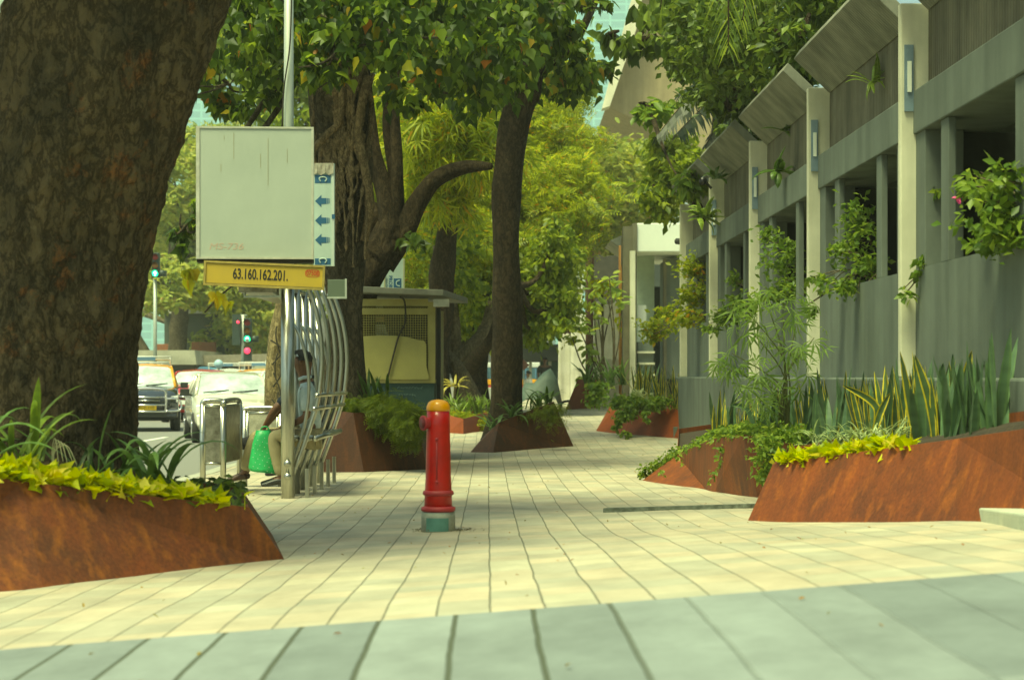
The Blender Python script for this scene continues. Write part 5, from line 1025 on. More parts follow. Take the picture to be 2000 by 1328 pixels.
# ------------------------------------------------------------------ cars
carglass_sky = mat('car_glass_sky', (.70, .82, .78), .06, spec=1.0, noise_amt=.55, scale=2.5)  # pale base colour stands in for sky reflected in the windscreens
tyre = mat('tyre', (.02, .02, .02), .85); chrome = mat('chrome', (.75, .75, .75), .12, metal=1); headl = mat('headlamp', (.70, .72, .68), .12, spec=.9, coat=.5)
def car(name, label, loc, rz, paint, lower, roofm, W_=1.62, Ht=1.48, Ln=3.9, cat='car', carrier=False, bullbar=False, group=None, plate=None, hood=.98, trim=None):
    e = empty(name, loc, label, cat, group, rz=rz); hw = W_/2
    # local: front faces -Y at y=0
    st = [(0, .50, .78, .70), (.10, .30, hood-.16, .92), (.45, .26, hood-.03, .97), (1.0, .26, hood+.05, 1.0), (1.10, .26, hood+.06, 1.0), (1.62, .26, Ht-.06, 1.0), (2.1, .26, Ht, 1.0), (2.9, .26, Ht-.01, 1.0), (Ln-.55, .26, Ht-.10, 1.0), (Ln-.25, .28, hood+.1, .97), (Ln-.02, .34, hood, .92), (Ln, .5, .8, .8)]
    belt = [.70, hood-.24, hood-.12, hood-.02, hood-.01, hood+.01, hood+.02, hood+.03, hood+.04, hood+.0, hood-.1, .7]
    rings = []
    for (y, zb, zt, wf), bz in zip(st, belt):
        cab = zt > hood+.12; wr = hw*(.74 if cab else .86)*wf; w0 = hw*wf
        rings.append([(0, y, zb), (w0*.9, y, zb), (w0*.99, y, zb+.14), (w0, y, (zb+bz)/2), (w0*.965, y, bz), (wr+.02, y, zt-(.05 if cab else .02)), (wr*.88, y, zt), (0, y, zt+(.03 if cab else .02))])
    n = 8; body = MB(); wind = MB(); side = {1: MB(), -1: MB()}; rear = MB(); roof = MB()
    for i in range(len(rings)-1):
        for k in range(n-1):
            for s in (1, -1):
                q = [rings[i][k], rings[i][k+1], rings[i+1][k+1], rings[i+1][k]]; q = [(x*s, y, z_) for x, y, z_ in q]
                if s == -1: q = q[::-1]
                tgt = body
                if i == 4 and k >= 5: tgt = wind
                elif k == 4 and 4 <= i <= 8: tgt = side[s]
                elif i == 8 and k >= 5: tgt = rear
                elif k >= 5 and 5 <= i <= 7: tgt = roof
                tgt.add(q, [(0, 1, 2, 3)], 0 if (tgt is not body or k > 1) else 1)
    for (rg, rv) in ((rings[0], False), (rings[-1], True)):
        poly = [(x, y, z_) for x, y, z_ in rg]+[(-x, y, z_) for x, y, z_ in reversed(rg[1:-1])]; body.add(poly, [tuple(range(len(poly)))], 0)
    def bw(mb, nm, ms, sm=True):
        me = bpy.data.meshes.new(nm); me.from_pydata(mb.v, [], mb.f); me.polygons.foreach_set('material_index', mb.mi); bm = bmesh.new(); bm.from_mesh(me); bmesh.ops.remove_doubles(bm, verts=bm.verts, dist=.0005); bmesh.ops.recalc_face_normals(bm, faces=bm.faces); bm.to_mesh(me); bm.free(); return link(nm, me, ms, e, sm, world=False)
    bw(body, 'body', [paint, lower]); bw(roof, 'roof', roofm); bw(wind, 'windshield', carglass_sky); bw(rear, 'rear_window', carglass_sky)
    for s in (1, -1): bw(side[s], 'side_window', mat('side_glass', (.03, .04, .04), .1, spec=.9))
    for s in (1, -1):      # pillars
        pm = MB()
        pA = [Vector((s*a, y, z_)) for a, y, z_ in ((rings[4][5][0]+.0, 1.10, hood+.045), (rings[5][5][0]+.005, 1.62, Ht-.10))]; pm.tube(pA, .035, 6)
        for yy in (2.15, 2.95): pm.tube([Vector((s*(hw*.965+.005), yy, hood+.02)), Vector((s*(hw*.74+.03), yy, Ht-.06))], .03, 6)
        pm.tube([Vector((s*(hw*.74+.025), 1.62, Ht-.07)), Vector((s*(hw*.74+.025), 2.1, Ht-.04)), Vector((s*(hw*.74+.025), Ln-.6, Ht-.11))], .028, 6); pm.build('pillar', roofm, e, True, local=True)
        hl = MB().prism([(s*(hw-.42), .085, hood-.33), (s*(hw-.05), .16, hood-.30), (s*(hw-.03), .2, hood-.14), (s*(hw-.36), .09, hood-.19)], (0, -.055, .0)).build('headlight', headl, e, bevel=.015, local=True)
        mr = MB().box((s*(hw+.12)-.09, 1.22, hood+.02), (s*(hw+.12)+.09, 1.30, hood+.16)).tube([(s*(hw-.03), 1.28, hood+.03), (s*(hw+.1), 1.27, hood+.06)], .02, 6).build('mirror', trim or M['dark'], e, bevel=.03, local=True)
        for yy in (.72, Ln-.72):
            wl = MB().tube([(s*(hw-.20), yy, .29), (s*(hw-.17), yy, .29), (s*(hw+.0), yy, .29), (s*(hw+.015), yy, .29)], [.25, .29, .29, .25], 24).build('wheel', tyre, e, True, local=True)
            MB().tube([(s*(hw+.016), yy, .29), (s*(hw+.026), yy, .29)], [.17, .15], 18).build('rim', chrome, wl, True, local=True)
    MB().box((-hw+.44, -.004, hood-.34), (hw-.44, .08, hood-.18)).build('grille', M['dark'], e, bevel=.02, local=True)
    MB().tube([(-hw+.46, -.01, hood-.26), (hw-.46, -.01, hood-.26)], .012, 6).tube([(-.07, -.02, hood-.26), (.07, -.02, hood-.26)], .03, 8).build('grille_bar', chrome, e, True, local=True)
    MB().prism([(-hw+.05, .06, .33), (hw-.05, .06, .33), (hw-.03, .12, .56), (-hw+.03, .12, .56)], (0, -.10, 0)).build('bumper', trim or lower, e, bevel=.04, local=True)
    MB().box((-hw+.3, -.045, .36), (hw-.3, -.036, .46)).build('air_intake', M['dark'], e, local=True)
    pl = MB().box((-.24, -.062, .50), (.24, -.047, .62)).build('number_plate', mat('plate', (.75, .50, .03), .5) if plate == 'y' else M['white'], e, local=True)
    if plate == 'y': text('plate_lettering', 'MH 01 1143', .085, blk, pl, (0, -.064, .56), sx=.9, ext=.0005)
    wp = MB(); 
    for x0 in (-.05, -.62): wp.tube([(x0+.05, 1.06, hood+.085), (x0+.55, 1.17, hood+.13)], .012, 5)
    wp.build('wiper', M['dark'], e, local=True)
    MB().tube([(0, 1.585, Ht-.14), (.0, 1.61, Ht-.15)], .05, 8).build('inside_mirror', M['dark'], e, local=True)
    if carrier:
        c_ = MB(); zt = Ht+.13
        for y_ in (1.75, 2.1, 2.45, 2.8): c_.tube([(-.58, y_, zt), (.58, y_, zt)], .018, 6)
        for x_ in (-.58, .58): c_.tube([(x_, 1.7, zt), (x_, 2.9, zt)], .022, 6).tube([(x_, 1.7, zt+.06), (x_, 2.9, zt+.06)], .018, 6)
        for x_ in (-.58, .58):
            for y_ in (1.75, 2.8): c_.tube([(x_, y_, Ht), (x_, y_, zt+.06)], .018, 6)
        c_.tube([(-.58, 1.7, zt+.06), (.58, 1.7, zt+.06)], .02, 6); cc = c_.build('roof_rack', mat('rack_white', (.75, .75, .68), .5), e, True, local=True)
        MB().box((-.22, 1.66, zt-.03), (.22, 1.69, zt+.05)).build('taxi_sign', mat('taxi_sign', (.12, .22, .32), .5), cc, local=True)
    if bullbar:
        b_ = MB()
        b_.tube(catmull([(-.45, -.14, .45), (-.45, -.16, .8), (-.36, -.16, .98), (.36, -.16, .98), (.45, -.16, .8), (.45, -.14, .45)], 6), .028, 10)
        for zz in (.62, .80): b_.tube([(-.45, -.16, zz), (.45, -.16, zz)], .02, 8)
        for s in (1, -1): b_.tube(catmull([(s*.45, -.15, .76), (s*.70, -.12, .76), (s*.80, -.06, .66), (s*.76, -.08, .50), (s*.45, -.15, .48)], 5), .024, 8)
        b_.tube([(-.45, -.14, .47), (.45, -.14, .47)], .024, 8); b_.build('bull_bar', chrome, e, True, local=True)
    return e
bp = mat('black_car_paint', (.018, .02, .022), .12, spec=.7, coat=.6); yp = mat('taxi_yellow', (.75, .33, .02), .3, coat=.4); lc = mat('champagne_paint', (.74, .71, .58), .2, metal=.2, coat=.6)
wp_ = mat('car_white', (.74, .76, .72), .25, coat=.5); rp = mat('car_red', (.45, .02, .03), .25, coat=.5)
def cloc(px, d): return Vector((W(px, 0, d).x, d, -.2))
car('taxi_car', 'black and yellow taxi with chrome bull bar and roof rack beside the trunk', cloc(285, 45.0), math.radians(10.5), bp, bp, yp, 1.55, 1.56, 3.6, carrier=True, bullbar=True, plate='y', group='cars queued at the junction')
car('sedan_car', 'champagne saloon car waiting behind the steel queue barriers', cloc(463, 37.0), math.radians(12.5), lc, lc, lc, 1.60, 1.36, 4.2, group='cars queued at the junction', hood=.88)
car('hatchback_car', 'red hatchback partly hidden behind the yellow taxi roof', cloc(358, 54), math.radians(-4), rp, rp, rp, 1.55, 1.46, 3.7, group='cars queued at the junction')
car('taxi_car', 'taxi with white roof rack above the saloon, behind it', cloc(478, 51), math.radians(-6), wp_, wp_, yp, 1.6, 1.46, 3.8, carrier=True, group='cars queued at the junction')
car('sedan_car', 'white car partly hidden behind the barked stump and first seated man', cloc(535, 44), math.radians(-6), wp_, wp_, wp_, 1.62, 1.45, 4.0, carrier=True, group='cars queued at the junction')
car('taxi_car', 'distant dark car roof between the red hatchback and saloon', cloc(415, 60), math.radians(-6), bp, bp, wp_, 1.6, 1.5, 3.8, carrier=True, group='cars queued at the junction')
car('hatchback_car', 'white car glimpsed at the far left behind the trunk and taxi', cloc(250, 56), math.radians(-3), wp_, wp_, wp_, 1.55, 1.5, 3.7, carrier=True, group='cars queued at the junction')
MBt = MB(); o = empty('sun_strip', W(455, 738, 38), 'red sunshade lettering strip on the saloon windscreen', 'sticker')
# pale stump with wires behind man
o = [x for x in [o]]; bpy.data.objects.remove(o[0])
sp_ = empty('barked_tree', Vector((W(545, 735, 23).x, 23, -.1)), 'pale patchy trunk wrapped in wires behind the shelter post', 'tree')
trunk('trunk', [limb(WL((548, 960, 23), (545, 850, 23), (540, 740, 23), (545, 660, 23), (556, 600, 23), (560, 500, 23)), [.14, .12, .12, .10, .10, .10], 14, 30, 4, .35)], barkmat('pale_bark', (.36, .29, .15), (.16, .12, .07), None, 24, .6), sp_)
mb = MB(); rr = random.Random(9)
for k in range(7): mb.tube(catmull([W(540+rr.uniform(-12, 14), 640+k*24+rr.uniform(-10, 10), 22.85), W(545+rr.uniform(-8, 8), 660+k*24, 22.83), W(536+rr.uniform(-6, 14), 690+k*22, 22.85)], 5), .009, 5)
mb.build('wire', dk, sp_)
# ------------------------------------------------------------------ junction background
tin = mat('tin_roof', (.34, .30, .22), .8, col2=(.20, .18, .13), scale=4)
def shed(label, pts, d, dep, m, name='shed', cat='shed', wallm=None):
    o = empty(name, Vector((W(pts[0][0], 0, d).x, d, -.2)), label, cat); n = len(pts); MB().prism([W(x, y, d) for x, y in pts], (0, dep, 0)).build('roof', m, o)
    xs0, xs1 = min(p[0] for p in pts), max(p[0] for p in pts); yl = max(p[1] for p in pts); a, b = W(xs0+3, 760, d+.5), W(xs1-3, yl, d+.5)
    MB().box((a.x, d+.5, -.2), (b.x, d+dep-.3, b.z-.003)).build('wall', wallm or mat('shed_wall', (.08, .075, .06), .9, noise_amt=.4), o); return o
shed('long low shed with bleached mossy tin roof above the taxi', [(250, 712), (250, 684), (380, 684), (384, 712)], 84, 8, mat('bleached_tin', (.52, .50, .38), .8, col2=(.28, .27, .20), scale=1.2))
shed('corrugated brown tin roofed shed above the saloon', [(380, 714), (384, 694), (560, 690), (560, 716)], 86, 8, tin)
shed('pale canvas awning right of the traffic light pole', [(478, 728), (508, 709), (530, 706), (545, 722)], 74, 3, mat('canvas', (.50, .48, .34), .8), 'awning', 'awning')
shed('pale roofed pavilion among the trees beyond the junction', [(318, 612), (345, 588), (442, 588), (446, 612)], 98, 10, mat('pale_roof', (.62, .60, .50), .8, col2=(.48, .46, .38), scale=1), 'pavilion', 'pavilion', mat('dark_pav', (.05, .075, .06), .9, col2=(.10, .11, .08), scale=1.5))
o = shed('blue tarpaulin stall roof between the parked car roofs', [(378, 728), (390, 716), (418, 720), (426, 730)], 64, 2, mat('blue_tarp', (.12, .30, .45), .6, noise_amt=.3), 'stall', 'stall')
for i, (x0, x1, y) in enumerate(((300, 358, 676), (374, 420, 672))): 
    o = empty('red_wall', Vector((W(x0, 0, 97).x, 97, -.2)), 'low red brick parapet under the %s of the pavilion' % ('left side' if i == 0 else 'middle'), 'wall'); a, b = W(x0, y+12, 97), W(x1, y-4, 97); MB().box((a.x, 97, -.2), (b.x, 97.4, b.z)).build('wall_panel', mat('redbrick', (.36, .14, .07), .85, noise_amt=.3, scale=2), o, bevel=.02)
# bus + people at far centre
bs = empty('city_bus', Vector((W(985, 0, 88).x, 88, -.2)), 'red bus with orange stripe and blue windows crossing the far end', 'bus')
bb = lambda nm, m, x0, x1, y0, y1, yy=88, dp=2.4: MB().box((W(x0, 0, yy).x, yy, W(0, y1, yy).z), (W(x1, 0, yy).x, yy+dp, W(0, y0, yy).z)).build(nm, m, bs, bevel=.03)
bb('lower_body', mat('bus_red', (.50, .03, .04), .4), 905, 1068, 752, 772); bb('stripe', mat('bus_orange', (.80, .36, .02), .4), 905, 1068, 741, 751.8, 87.98); bb('window_band', mat('bus_window', (.10, .20, .26), .2, noise_amt=.5, scale=1), 906, 1067, 718, 740.8, 88.02, 2.3); bb('roof', wp_, 905, 1068, 708, 717.8)
bblue = mat('bus_blue', (.12, .25, .42), .5)
for k in range(9): MB().box((W(912+k*19, 0, 87.96).x, 87.94, W(0, 740, 88).z), (W(914+k*19, 0, 87.96).x, 87.96, W(0, 719, 88).z)).build('window_post', bblue, bs)
for px in (930, 1045): MB().tube([W(px, 774, 87.9), W(px, 774, 88.3)], .45, 20).build('wheel', tyre, bs, True)
o = empty('diamond_sign', W(1023, 735, 70), 'small brown diamond road sign in front of the bus', 'sign'); q = W(1023, 713, 70); MB().prism([q+Vector((x*.2, 0, z_*.2)) for x, z_ in ((-1, 0), (0, 1), (1, 0), (0, -1))], (0, .03, 0)).build('plate', mat('sign_brown', (.30, .12, .08), .6), o); MB().tube([q+Vector((0, .05, 0)), Vector((q.x, 70.05, -.2))], .025, 6).build('pole', galv, o)
def standing(px, d, shirt, trouser, label, face=Vector((0, -1, 0)), h=1.0, sit=False, zoff=0):
    x = W(px, 0, d).x; z0 = G(x, d) if x > -3.5 else -.2; z0 += zoff
    g = lambda a, b, c: Vector((x, d, z0))+Vector((a*face.y*-1+b*face.x, b*face.y+a*face.x, c*h))
    J = dict(pelvis=g(0, 0, .93), waist=g(0, 0, 1.08), chest=g(0, 0, 1.30), neckb=g(0, 0, 1.45), head=g(0, .02, 1.60), shL=g(.18, 0, 1.40), shR=g(-.18, 0, 1.40), elL=g(.23, .02, 1.12), elR=g(-.23, .02, 1.12), wrL=g(.24, .1, .88), wrR=g(-.2, .12, .90), hdL=g(.24, .12, .80), hdR=g(-.2, .16, .83),
             hpL=g(.09, 0, .9), hpR=g(-.09, 0, .9), knL=g(.10, .03, .5), knR=g(-.10, -.03, .5), anL=g(.11, 0, .08), anR=g(-.11, -.08, .08), toL=g(.11, .13, .03), toR=g(-.11, .06, .03), face=face)
    if sit: J.update(knL=g(.12, .42, .88), knR=g(-.12, .42, .88), anL=g(.12, .45, .45), anR=g(-.12, .45, .45), toL=g(.12, .58, .42), toR=g(-.12, .58, .42))
    return person(label, J, shirt, trouser, shoe, Vector((x, d, z0)))
standing(1032, 66, fabric('white_shirt', (.75, .74, .70), (.6, .6, .56)), blackc, 'person in white top near the tarp covered scooter', Vector((-.9, -.4, 0)).normalized(), .8, zoff=-.45)
standing(928, 70, blackc, blackc, 'person in black standing before the bus, left of the slender trunk', h=.95, zoff=-.4)
standing(946, 64, fabric('green_shirt', (.18, .55, .18), (.12, .4, .12)), fabric('grey_cloth', (.2, .24, .25), (.15, .18, .18)), 'person in light green top left of the slender trunk', Vector((-1, 0, 0)), .85, zoff=-.45)
standing(1064, 68, fabric('dark_cloth2', (.05, .05, .05), (.03, .03, .03)), blackc, 'person in dark clothes behind the green tarp near the white wall', h=.95, zoff=-.2)
# tarp covered scooter
ts = empty('covered_scooter', gp(1052, 798), 'parked scooter under a dull green tarpaulin near the white walls', 'scooter'); b0 = ts.location; tarp = MB(); prof = [(-.75, .0), (-.70, .45), (-.45, .75), (-.15, .72), (.2, 1.05), (.45, 1.12), (.7, .85), (.85, .3), (.9, 0)]
nV = []
for j in range(9):
    t = -1+2*j/8; wv = math.sqrt(max(0, 1-t*t*.85))
    for (x_, z_) in prof: nV.append(b0+Vector((x_*(.55+.15*wv), t*.38+1, z_*wv*.9-.03+.03*math.sin(x_*9+j))))
tarp.add(nV, [(j*9+k, j*9+k+1, (j+1)*9+k+1, (j+1)*9+k) for j in range(8) for k in range(8)]); tarp.build('tarpaulin', mat('green_tarp', (.05, .085, .07), .6, col2=(.10, .14, .11), scale=4), ts, True)
for y_ in (.62, 1.4): MB().tube([b0+Vector((-.1+y_*.2, y_, .2)), b0+Vector((-.04+y_*.2, y_, .2))], .22, 16).build('wheel', tyre, ts, True)
o = empty('storage_crate', Vector((W(930, 0, 58).x, 58, -.2)), 'grey metal crate with a pink end behind the strap leaf planter', 'crate'); a, b = W(905, 795, 58), W(965, 757, 58); MB().box((a.x, 58, a.z), (b.x, 59, b.z)).build('case', mat('crate_grey', (.36, .38, .34), .7, noise_amt=.2), o, bevel=.02); a, b = W(905, 795, 57.95), W(929, 758, 57.95); MB().box((a.x, 57.94, a.z), (b.x, 57.99, b.z)).build('end_panel', mat('crate_pink', (.55, .38, .30), .7), o)
o = empty('bent_pipe', W(1098, 800, 47), 'bent black pipe handle beside the farthest rusty planter', 'pipe'); MB().tube(catmull(WL((1095, 802, 47), (1095, 792, 47), (1100, 785, 47), (1113, 783, 47)), 5), .03, 8).build('pipe', M['dark'], o, True)
# dark underside mass behind centre
o = empty('market_stall', Vector((W(1060, 0, 78).x, 78, -.2)), 'dark sagging stall roof before the bus, right of the slender trunk', 'stall'); MB().prism([W(x, y, 76) for x, y in ((1016, 680), (1090, 672), (1096, 706), (1030, 706), (1018, 698))], (0, 4, 0)).build('roof', M['dark'], o); MB().box((W(1056, 0, 77).x, 77, -.2), (W(1094, 0, 77).x, 79.5, W(0, 706, 77).z-.01)).build('wall', mat('dkgreen', (.05, .09, .07), .9), o)
for px in (1036, 1074): MB().tube([W(px, 704, 76.2), Vector((W(px, 0, 76.2).x, 76.2, -.2))], .06, 8).build('post', M['kerb'], o)
# ------------------------------------------------------------------ planting
rr = random.Random(21)
T = PL['left'][0]
pts = near_edge(T, 0, 1, 420, .35, .07, rr) + near_edge(T, 1, 2, 1150, .34, .075, rr, 0, .93)
o = leafmesh('ground_cover', pts, 'heart', .078, LM['lime'], droop=-.45, roll=.7); tag(o, 'bright yellow-green leafy ground cover in the left planter', 'ground cover', kind='stuff')
o = leafmesh('low_foliage', cover_pts('left', 900, .10), 'oval', .08, LM['dark']); tag(o, 'low dark foliage under the lilies in the left planter', 'foliage', kind='stuff')
def lily(px, py, d, n, L_, label, name='spider_lily', m='lily', w_=.05, lean=.5, arch=1.3, cat='plant', group='strap leaved lilies', spread=.05, seed=None, taper='strap', segs=9):
    b = W(px, py, d); e = empty(name, b, label, cat, group); blades('leaf_clump', b, n, L_, w_, SM[m], e, lean, arch, taper, spread, seed if seed is not None else int(px), segs); return e
lily(305, 950, 11.4, 17, .52, 'arching lily at the right end of the left planter', w_=.045)
lily(165, 950, 11.6, 12, .50, 'dim lily in front of the huge trunk, middle of the left planter', m='stripdark', w_=.035)
lily(40, 900, 10.8, 14, .55, 'tall arching lily at the left frame edge', w_=.045, m='strap', lean=.4)
lily(-60, 910, 10.6, 14, .55, 'arching lily partly outside the left frame edge', w_=.04)
lily(225, 935, 11.9, 10, .40, 'small dark lily close against the huge trunk', m='stripdark', w_=.03)
o = empty('dried_plant', W(112, 900, 10.9), 'pale withered drooping stalks in the left planter', 'plant'); mb = MB(); q = W(108, 950, 10.9)
for k in range(5): mb.tube(catmull([q+Vector((k*.004, 0, 0)), q+Vector((-.02+k*.003, 0, .18)), q+Vector((.0+k*.016, 0, .27-.01*k)), q+Vector((.02+k*.026, -.01, .12+.02*(k%2)))], 5), .0022, 5)
mb.build('stalks', mat('straw', (.55, .52, .32), .8), o, True)
o = empty('leaf_sprig', W(478, 985, 11.0), 'single upright yellow leaf at the right end of the left planter', 'plant'); leafmesh('leaf', [tuple(W(478, 968, 11.0))], 'heart', .06, LM['lime'], o, droop=-1.2, var=0); MB().tube([W(478, 995, 11.0), W(478, 966, 11.0)], .002, 5).build('stem', LM['lime'], o)
# shelter planter
T = PL['shelter'][0]
blobs = [EB(700, 796, 24.2, 40, 16, .35), EB(750, 806, 24.1, 45, 28, .4), EB(790, 825, 23.9, 28, 40, .3), EB(740, 792, 25, 60, 18, .5)]
o = empty('asparagus_fern', W(745, 815, 24.3), 'feathery green fern spilling over the shade-darkened planter behind the shelter', 'plant')
leafmesh('foliage', cloud(blobs, 4200, 110, .2, .35), 'pinnate', .16, LM['fern'], o, droop=.7)
for i, (px, dd) in enumerate(((692, 24.9), (722, 24.7), (752, 25.0), (675, 25.2))): lily(px, 790, dd, 7, .46, ['spiky dark strap plant against the banyan trunk', 'spiky strap plant in the middle of the fern planter', 'spiky strap plant in front of the yellow kiosk board', 'spiky strap plant at the left of the fern planter'][i], 'spiky_plant', 'stripdark', .05, .28, .5, taper='snake')
# mid planter
for i, (px, py, dd) in enumerate(((1000, 815, 30.6), (1045, 800, 31), (965, 840, 30.4), (1068, 790, 31.0))): lily(px, py, dd, 14, .42, ['lily arching beside the slender trunk base', 'glossy strap plant near the peak of the pyramid planter', 'pale strap plant at the low left end of the pyramid planter', 'strap plant at the peak of the pyramid planter'][i], m='stripdark' if i != 2 else 'lily', w_=.045, lean=.6)
o = leafmesh('ground_cover', [tuple(W(rr.gauss(1080, 14), 790+abs(rr.gauss(0, 20)), 30.1-rr.random()*.15)) for _ in range(220)]+[tuple(W(960+rr.uniform(-10, 130), 0, 30.6)*1) and tuple(W(985+k*.8, 828-k*.32+rr.uniform(-4, 6), 30.5)) for k in range(110)], 'pinnate', .10, LM['fern']); tag(o, 'feathery greenery along the rim of the pyramid planter', 'ground cover', kind='stuff')
# small planter
for i, (px, dd) in enumerate(((880, 36.5), (900, 36.2), (918, 36.6), (936, 36.3), (950, 36.8), (892, 37.2))): lily(px, 815, dd, 12, .55, ['strap leaf plant just right of the hydrant cap', 'second strap leaf plant right of the hydrant cap', 'strap leaf plant in the middle of the small planter', 'tall strap leaf plant left of the slender trunk', 'strap leaf plant touching the slender trunk', 'strap leaf plant at the back of the small planter'][i], m='strap', w_=.055, lean=.35, arch=.9)
o = leafmesh('ground_cover', cloud([EB(890, 815, 35.6, 30, 14, .3), EB(925, 822, 35.4, 26, 14, .3)], 900, 26, .25, .3), 'pinnate', .15, LM['yellow']); tag(o, 'yellow-green ferny cover on the small planter behind the hydrant', 'ground cover', kind='stuff')
o = empty('dracaena', W(880, 800, 36.6), 'thin plant with dry yellow top leaves beside the kiosk', 'plant'); MB().tube([W(885, 815, 36.6), W(889, 750, 36.6)], .02, 6).build('stem', B4, o); blades('leaf_clump', W(889, 755, 36.6), 16, .32, .05, uvleafmat('dry_yellow', (.5, .42, .08), (.55, .45, .1), .2), o, .9, 1.4, 'strap', .03, 3)
# far planter plants
o = leafmesh('ground_cover', cover_pts('far', 300, .12)+[tuple(W(rr.gauss(1165, 10), rr.uniform(745, 790), 41.2)) for _ in range(300)], 'oval', .13, LM['creeper']); tag(o, 'small leafy creeper spilling from the farthest planter', 'ground cover', kind='stuff')
for i, px in enumerate((1150, 1170, 1195, 1218)): lily(px, 752+(i == 1)*20, 42.0, 14, .62, ['strap plant at the left of the farthest planter', 'strap plant spilling over the farthest planter front', 'strap plant below the frangipani stems', 'strap plant at the right of the farthest planter'][i], m='stripdark', w_=.06, lean=.45, arch=.9)
fg = empty('frangipani', Vector((W(1180, 0, 43).x, 43, .9)), 'slim frangipani with leaf rosettes growing before the white walls', 'plant'); mb = MB(); tips = [(1118, 660), (1145, 680), (1150, 640), (1165, 600), (1160, 575), (1185, 560), (1200, 575), (1215, 590), (1175, 620), (1130, 640), (1155, 700), (1190, 545)]
lf = []; 
for k, (x, y) in enumerate(tips):
    b = W(1172+12*(k % 3), 760, 43); t = W(x, y, 43+rr.uniform(-.3, .3)); m_ = b.lerp(t, .5)+Vector((.08*(k % 2*2-1), 0, -.05)); pp = catmull([b, m_, t], 6); mb.tube(pp, lerp_list([.022, .012], len(pp)), 6)
mb.build('stem', B4, fg, True)
for k, (x, y) in enumerate(tips):
    for q in range(12): lf.append(tuple(W(x, y, 43)+Vector((rr.gauss(0, .05), rr.gauss(0, .08), rr.gauss(0, .05)))))
leafmesh('leaf_rosettes', lf, 'wide', .21, LM['frang'], fg, droop=.3)
o = empty('yellow_shrub', W(1175, 560, 46), 'bright yellow flowering shrub tips behind the frangipani', 'shrub'); leafmesh('foliage', cloud([EB(1172, 560, 46, 12, 16, .2), EB(1190, 555, 46, 14, 8, .2), EB(1160, 595, 46, 12, 8, .2), EB(1222, 610, 46, 8, 50, .3)], 320, 16, .3, .3), 'oval', .16, LM['lime'], o); MB().tube([W(1178, 740, 46.1), W(1176, 560, 46.1)], .03, 6).build('stem', B4, o)
# gate planter
o = leafmesh('ground_cover', cloud([EB(1225, 785, 33.6, 40, 12, .3), EB(1265, 785, 33.4, 40, 10, .3), EB(1225, 805, 33.1, 20, 22, .15), EB(1205, 825, 33.0, 8, 16, .05), EB(1262, 815, 32.6, 5, 14, .05), EB(1222, 845, 32.7, 10, 5, .05)], 2600, 60, .22, .3), 'oval', .085, LM['creeper'], droop=.6); tag(o, 'bright green creeper over the planter by the building corner', 'creeper', kind='stuff')
k = 0
for px, py, dd in ((1245, 785, 34.6), (1262, 790, 34.3), (1280, 795, 34.0), (1295, 797, 33.7), (1310, 798, 33.5), (1324, 800, 33.3), (1270, 780, 35), (1255, 778, 35.3)):
    e = empty('snake_plant', W(px, py, dd), 'yellow-edged snake plant by the building corner, %s' % ['leftmost', 'second from left', 'third from left', 'fourth from left', 'second from right', 'rightmost against the wall', 'middle of the rear pair', 'left of the rear pair'][k], 'plant', 'snake plants at the building corner'); blades('leaf_clump', W(px, py, dd), 9, .68, .05, SM['snake_y' if k < 6 else 'snake_g'], e, .22, .15, 'snake', .06, k+50, 6); k += 1
o = leafmesh('striped_grass', [tuple(W(1240+rr.uniform(0, 30), 782+rr.uniform(-8, 8), 34.2)) for _ in range(140)], 'lance', .3, leafmat('striped', [(0, (.4, .46, .22)), (1, (.6, .62, .35))], .3), droop=.2); tag(o, 'pale striped grass tuft in the planter by the building corner', 'grass', kind='stuff')
# right planter creeper
T = PL['right'][0]; pts = []
pts += near_edge(T, 0, 1, 700, .25, .12, rr) + near_edge(T, 1, 2, 500, .30, .13, rr) + near_edge(T, 2, 3, 700, .32, .14, rr)
Bq = [gp(1243, 938), gp(1390, 960)]
for _ in range(520):
    t = rr.random(); x = 1250+75*t; y = 930-42*t+rr.gauss(-4, 7); pts.append(tuple(W(x, y, gp(1250, 937).y-.02+rr.uniform(0, .3)*t)))
for (x0, y0, x1, y1, n) in ((1425, 860, 1385, 945, 50), (1320, 880, 1335, 905, 25), (1290, 915, 1296, 935, 10), (1415, 870, 1400, 880, 25)):
    for _ in range(n): t = rr.random(); pts.append(tuple(W(x0+(x1-x0)*t+rr.gauss(0, 3), y0+(y1-y0)*t+rr.gauss(0, 3), 18.4+1.2*(1425-x0)/130)))
for _ in range(900): t = rr.random(); pts.append(tuple(W(1500+rr.gauss(0, 13)+6*t, 850+t*95, 16.6+rr.uniform(-.05, .25))))
for _ in range(700): pts.append(tuple(W(rr.uniform(1480, 1600), rr.gauss(845, 10), 17.2+rr.uniform(-.3, .3))))
o = leafmesh('creeper', pts, 'oval', .055, LM['creeper'], droop=.5); tag(o, 'leafy green creeper trailing over the rusty planter under the windows', 'creeper', kind='stuff')
# lime + striped grass in front planter
T = PL['front'][0]
pts = near_edge(T, 0, 1, 900, .30, .07, rr, 0, .62) + near_edge(T, 0, 1, 60, .2, .04, rr, .62, .78)
o = leafmesh('ground_cover', pts, 'heart', .078, LM['lime'], droop=-.45, roll=.7); tag(o, 'bright yellow-green leafy ground cover in the right front planter', 'ground cover', kind='stuff')
sg = [(1640, 14.0), (1680, 13.8), (1715, 13.7), (1745, 13.5), (1600, 14.3)]
for i, (px, dd) in enumerate(sg): lily(px, 872-(px-1600)*.08, dd, 26, .22, ['striped spider plant, second from the left in the front planter', 'striped spider plant in the middle of the front planter row', 'striped spider plant, fourth from the left in the front planter', 'striped spider plant at the right end of its row', 'striped spider plant at the left end of its row'][i], 'spider_plant', 'variegated', .016, .6, 1.5, group='striped spider plants')
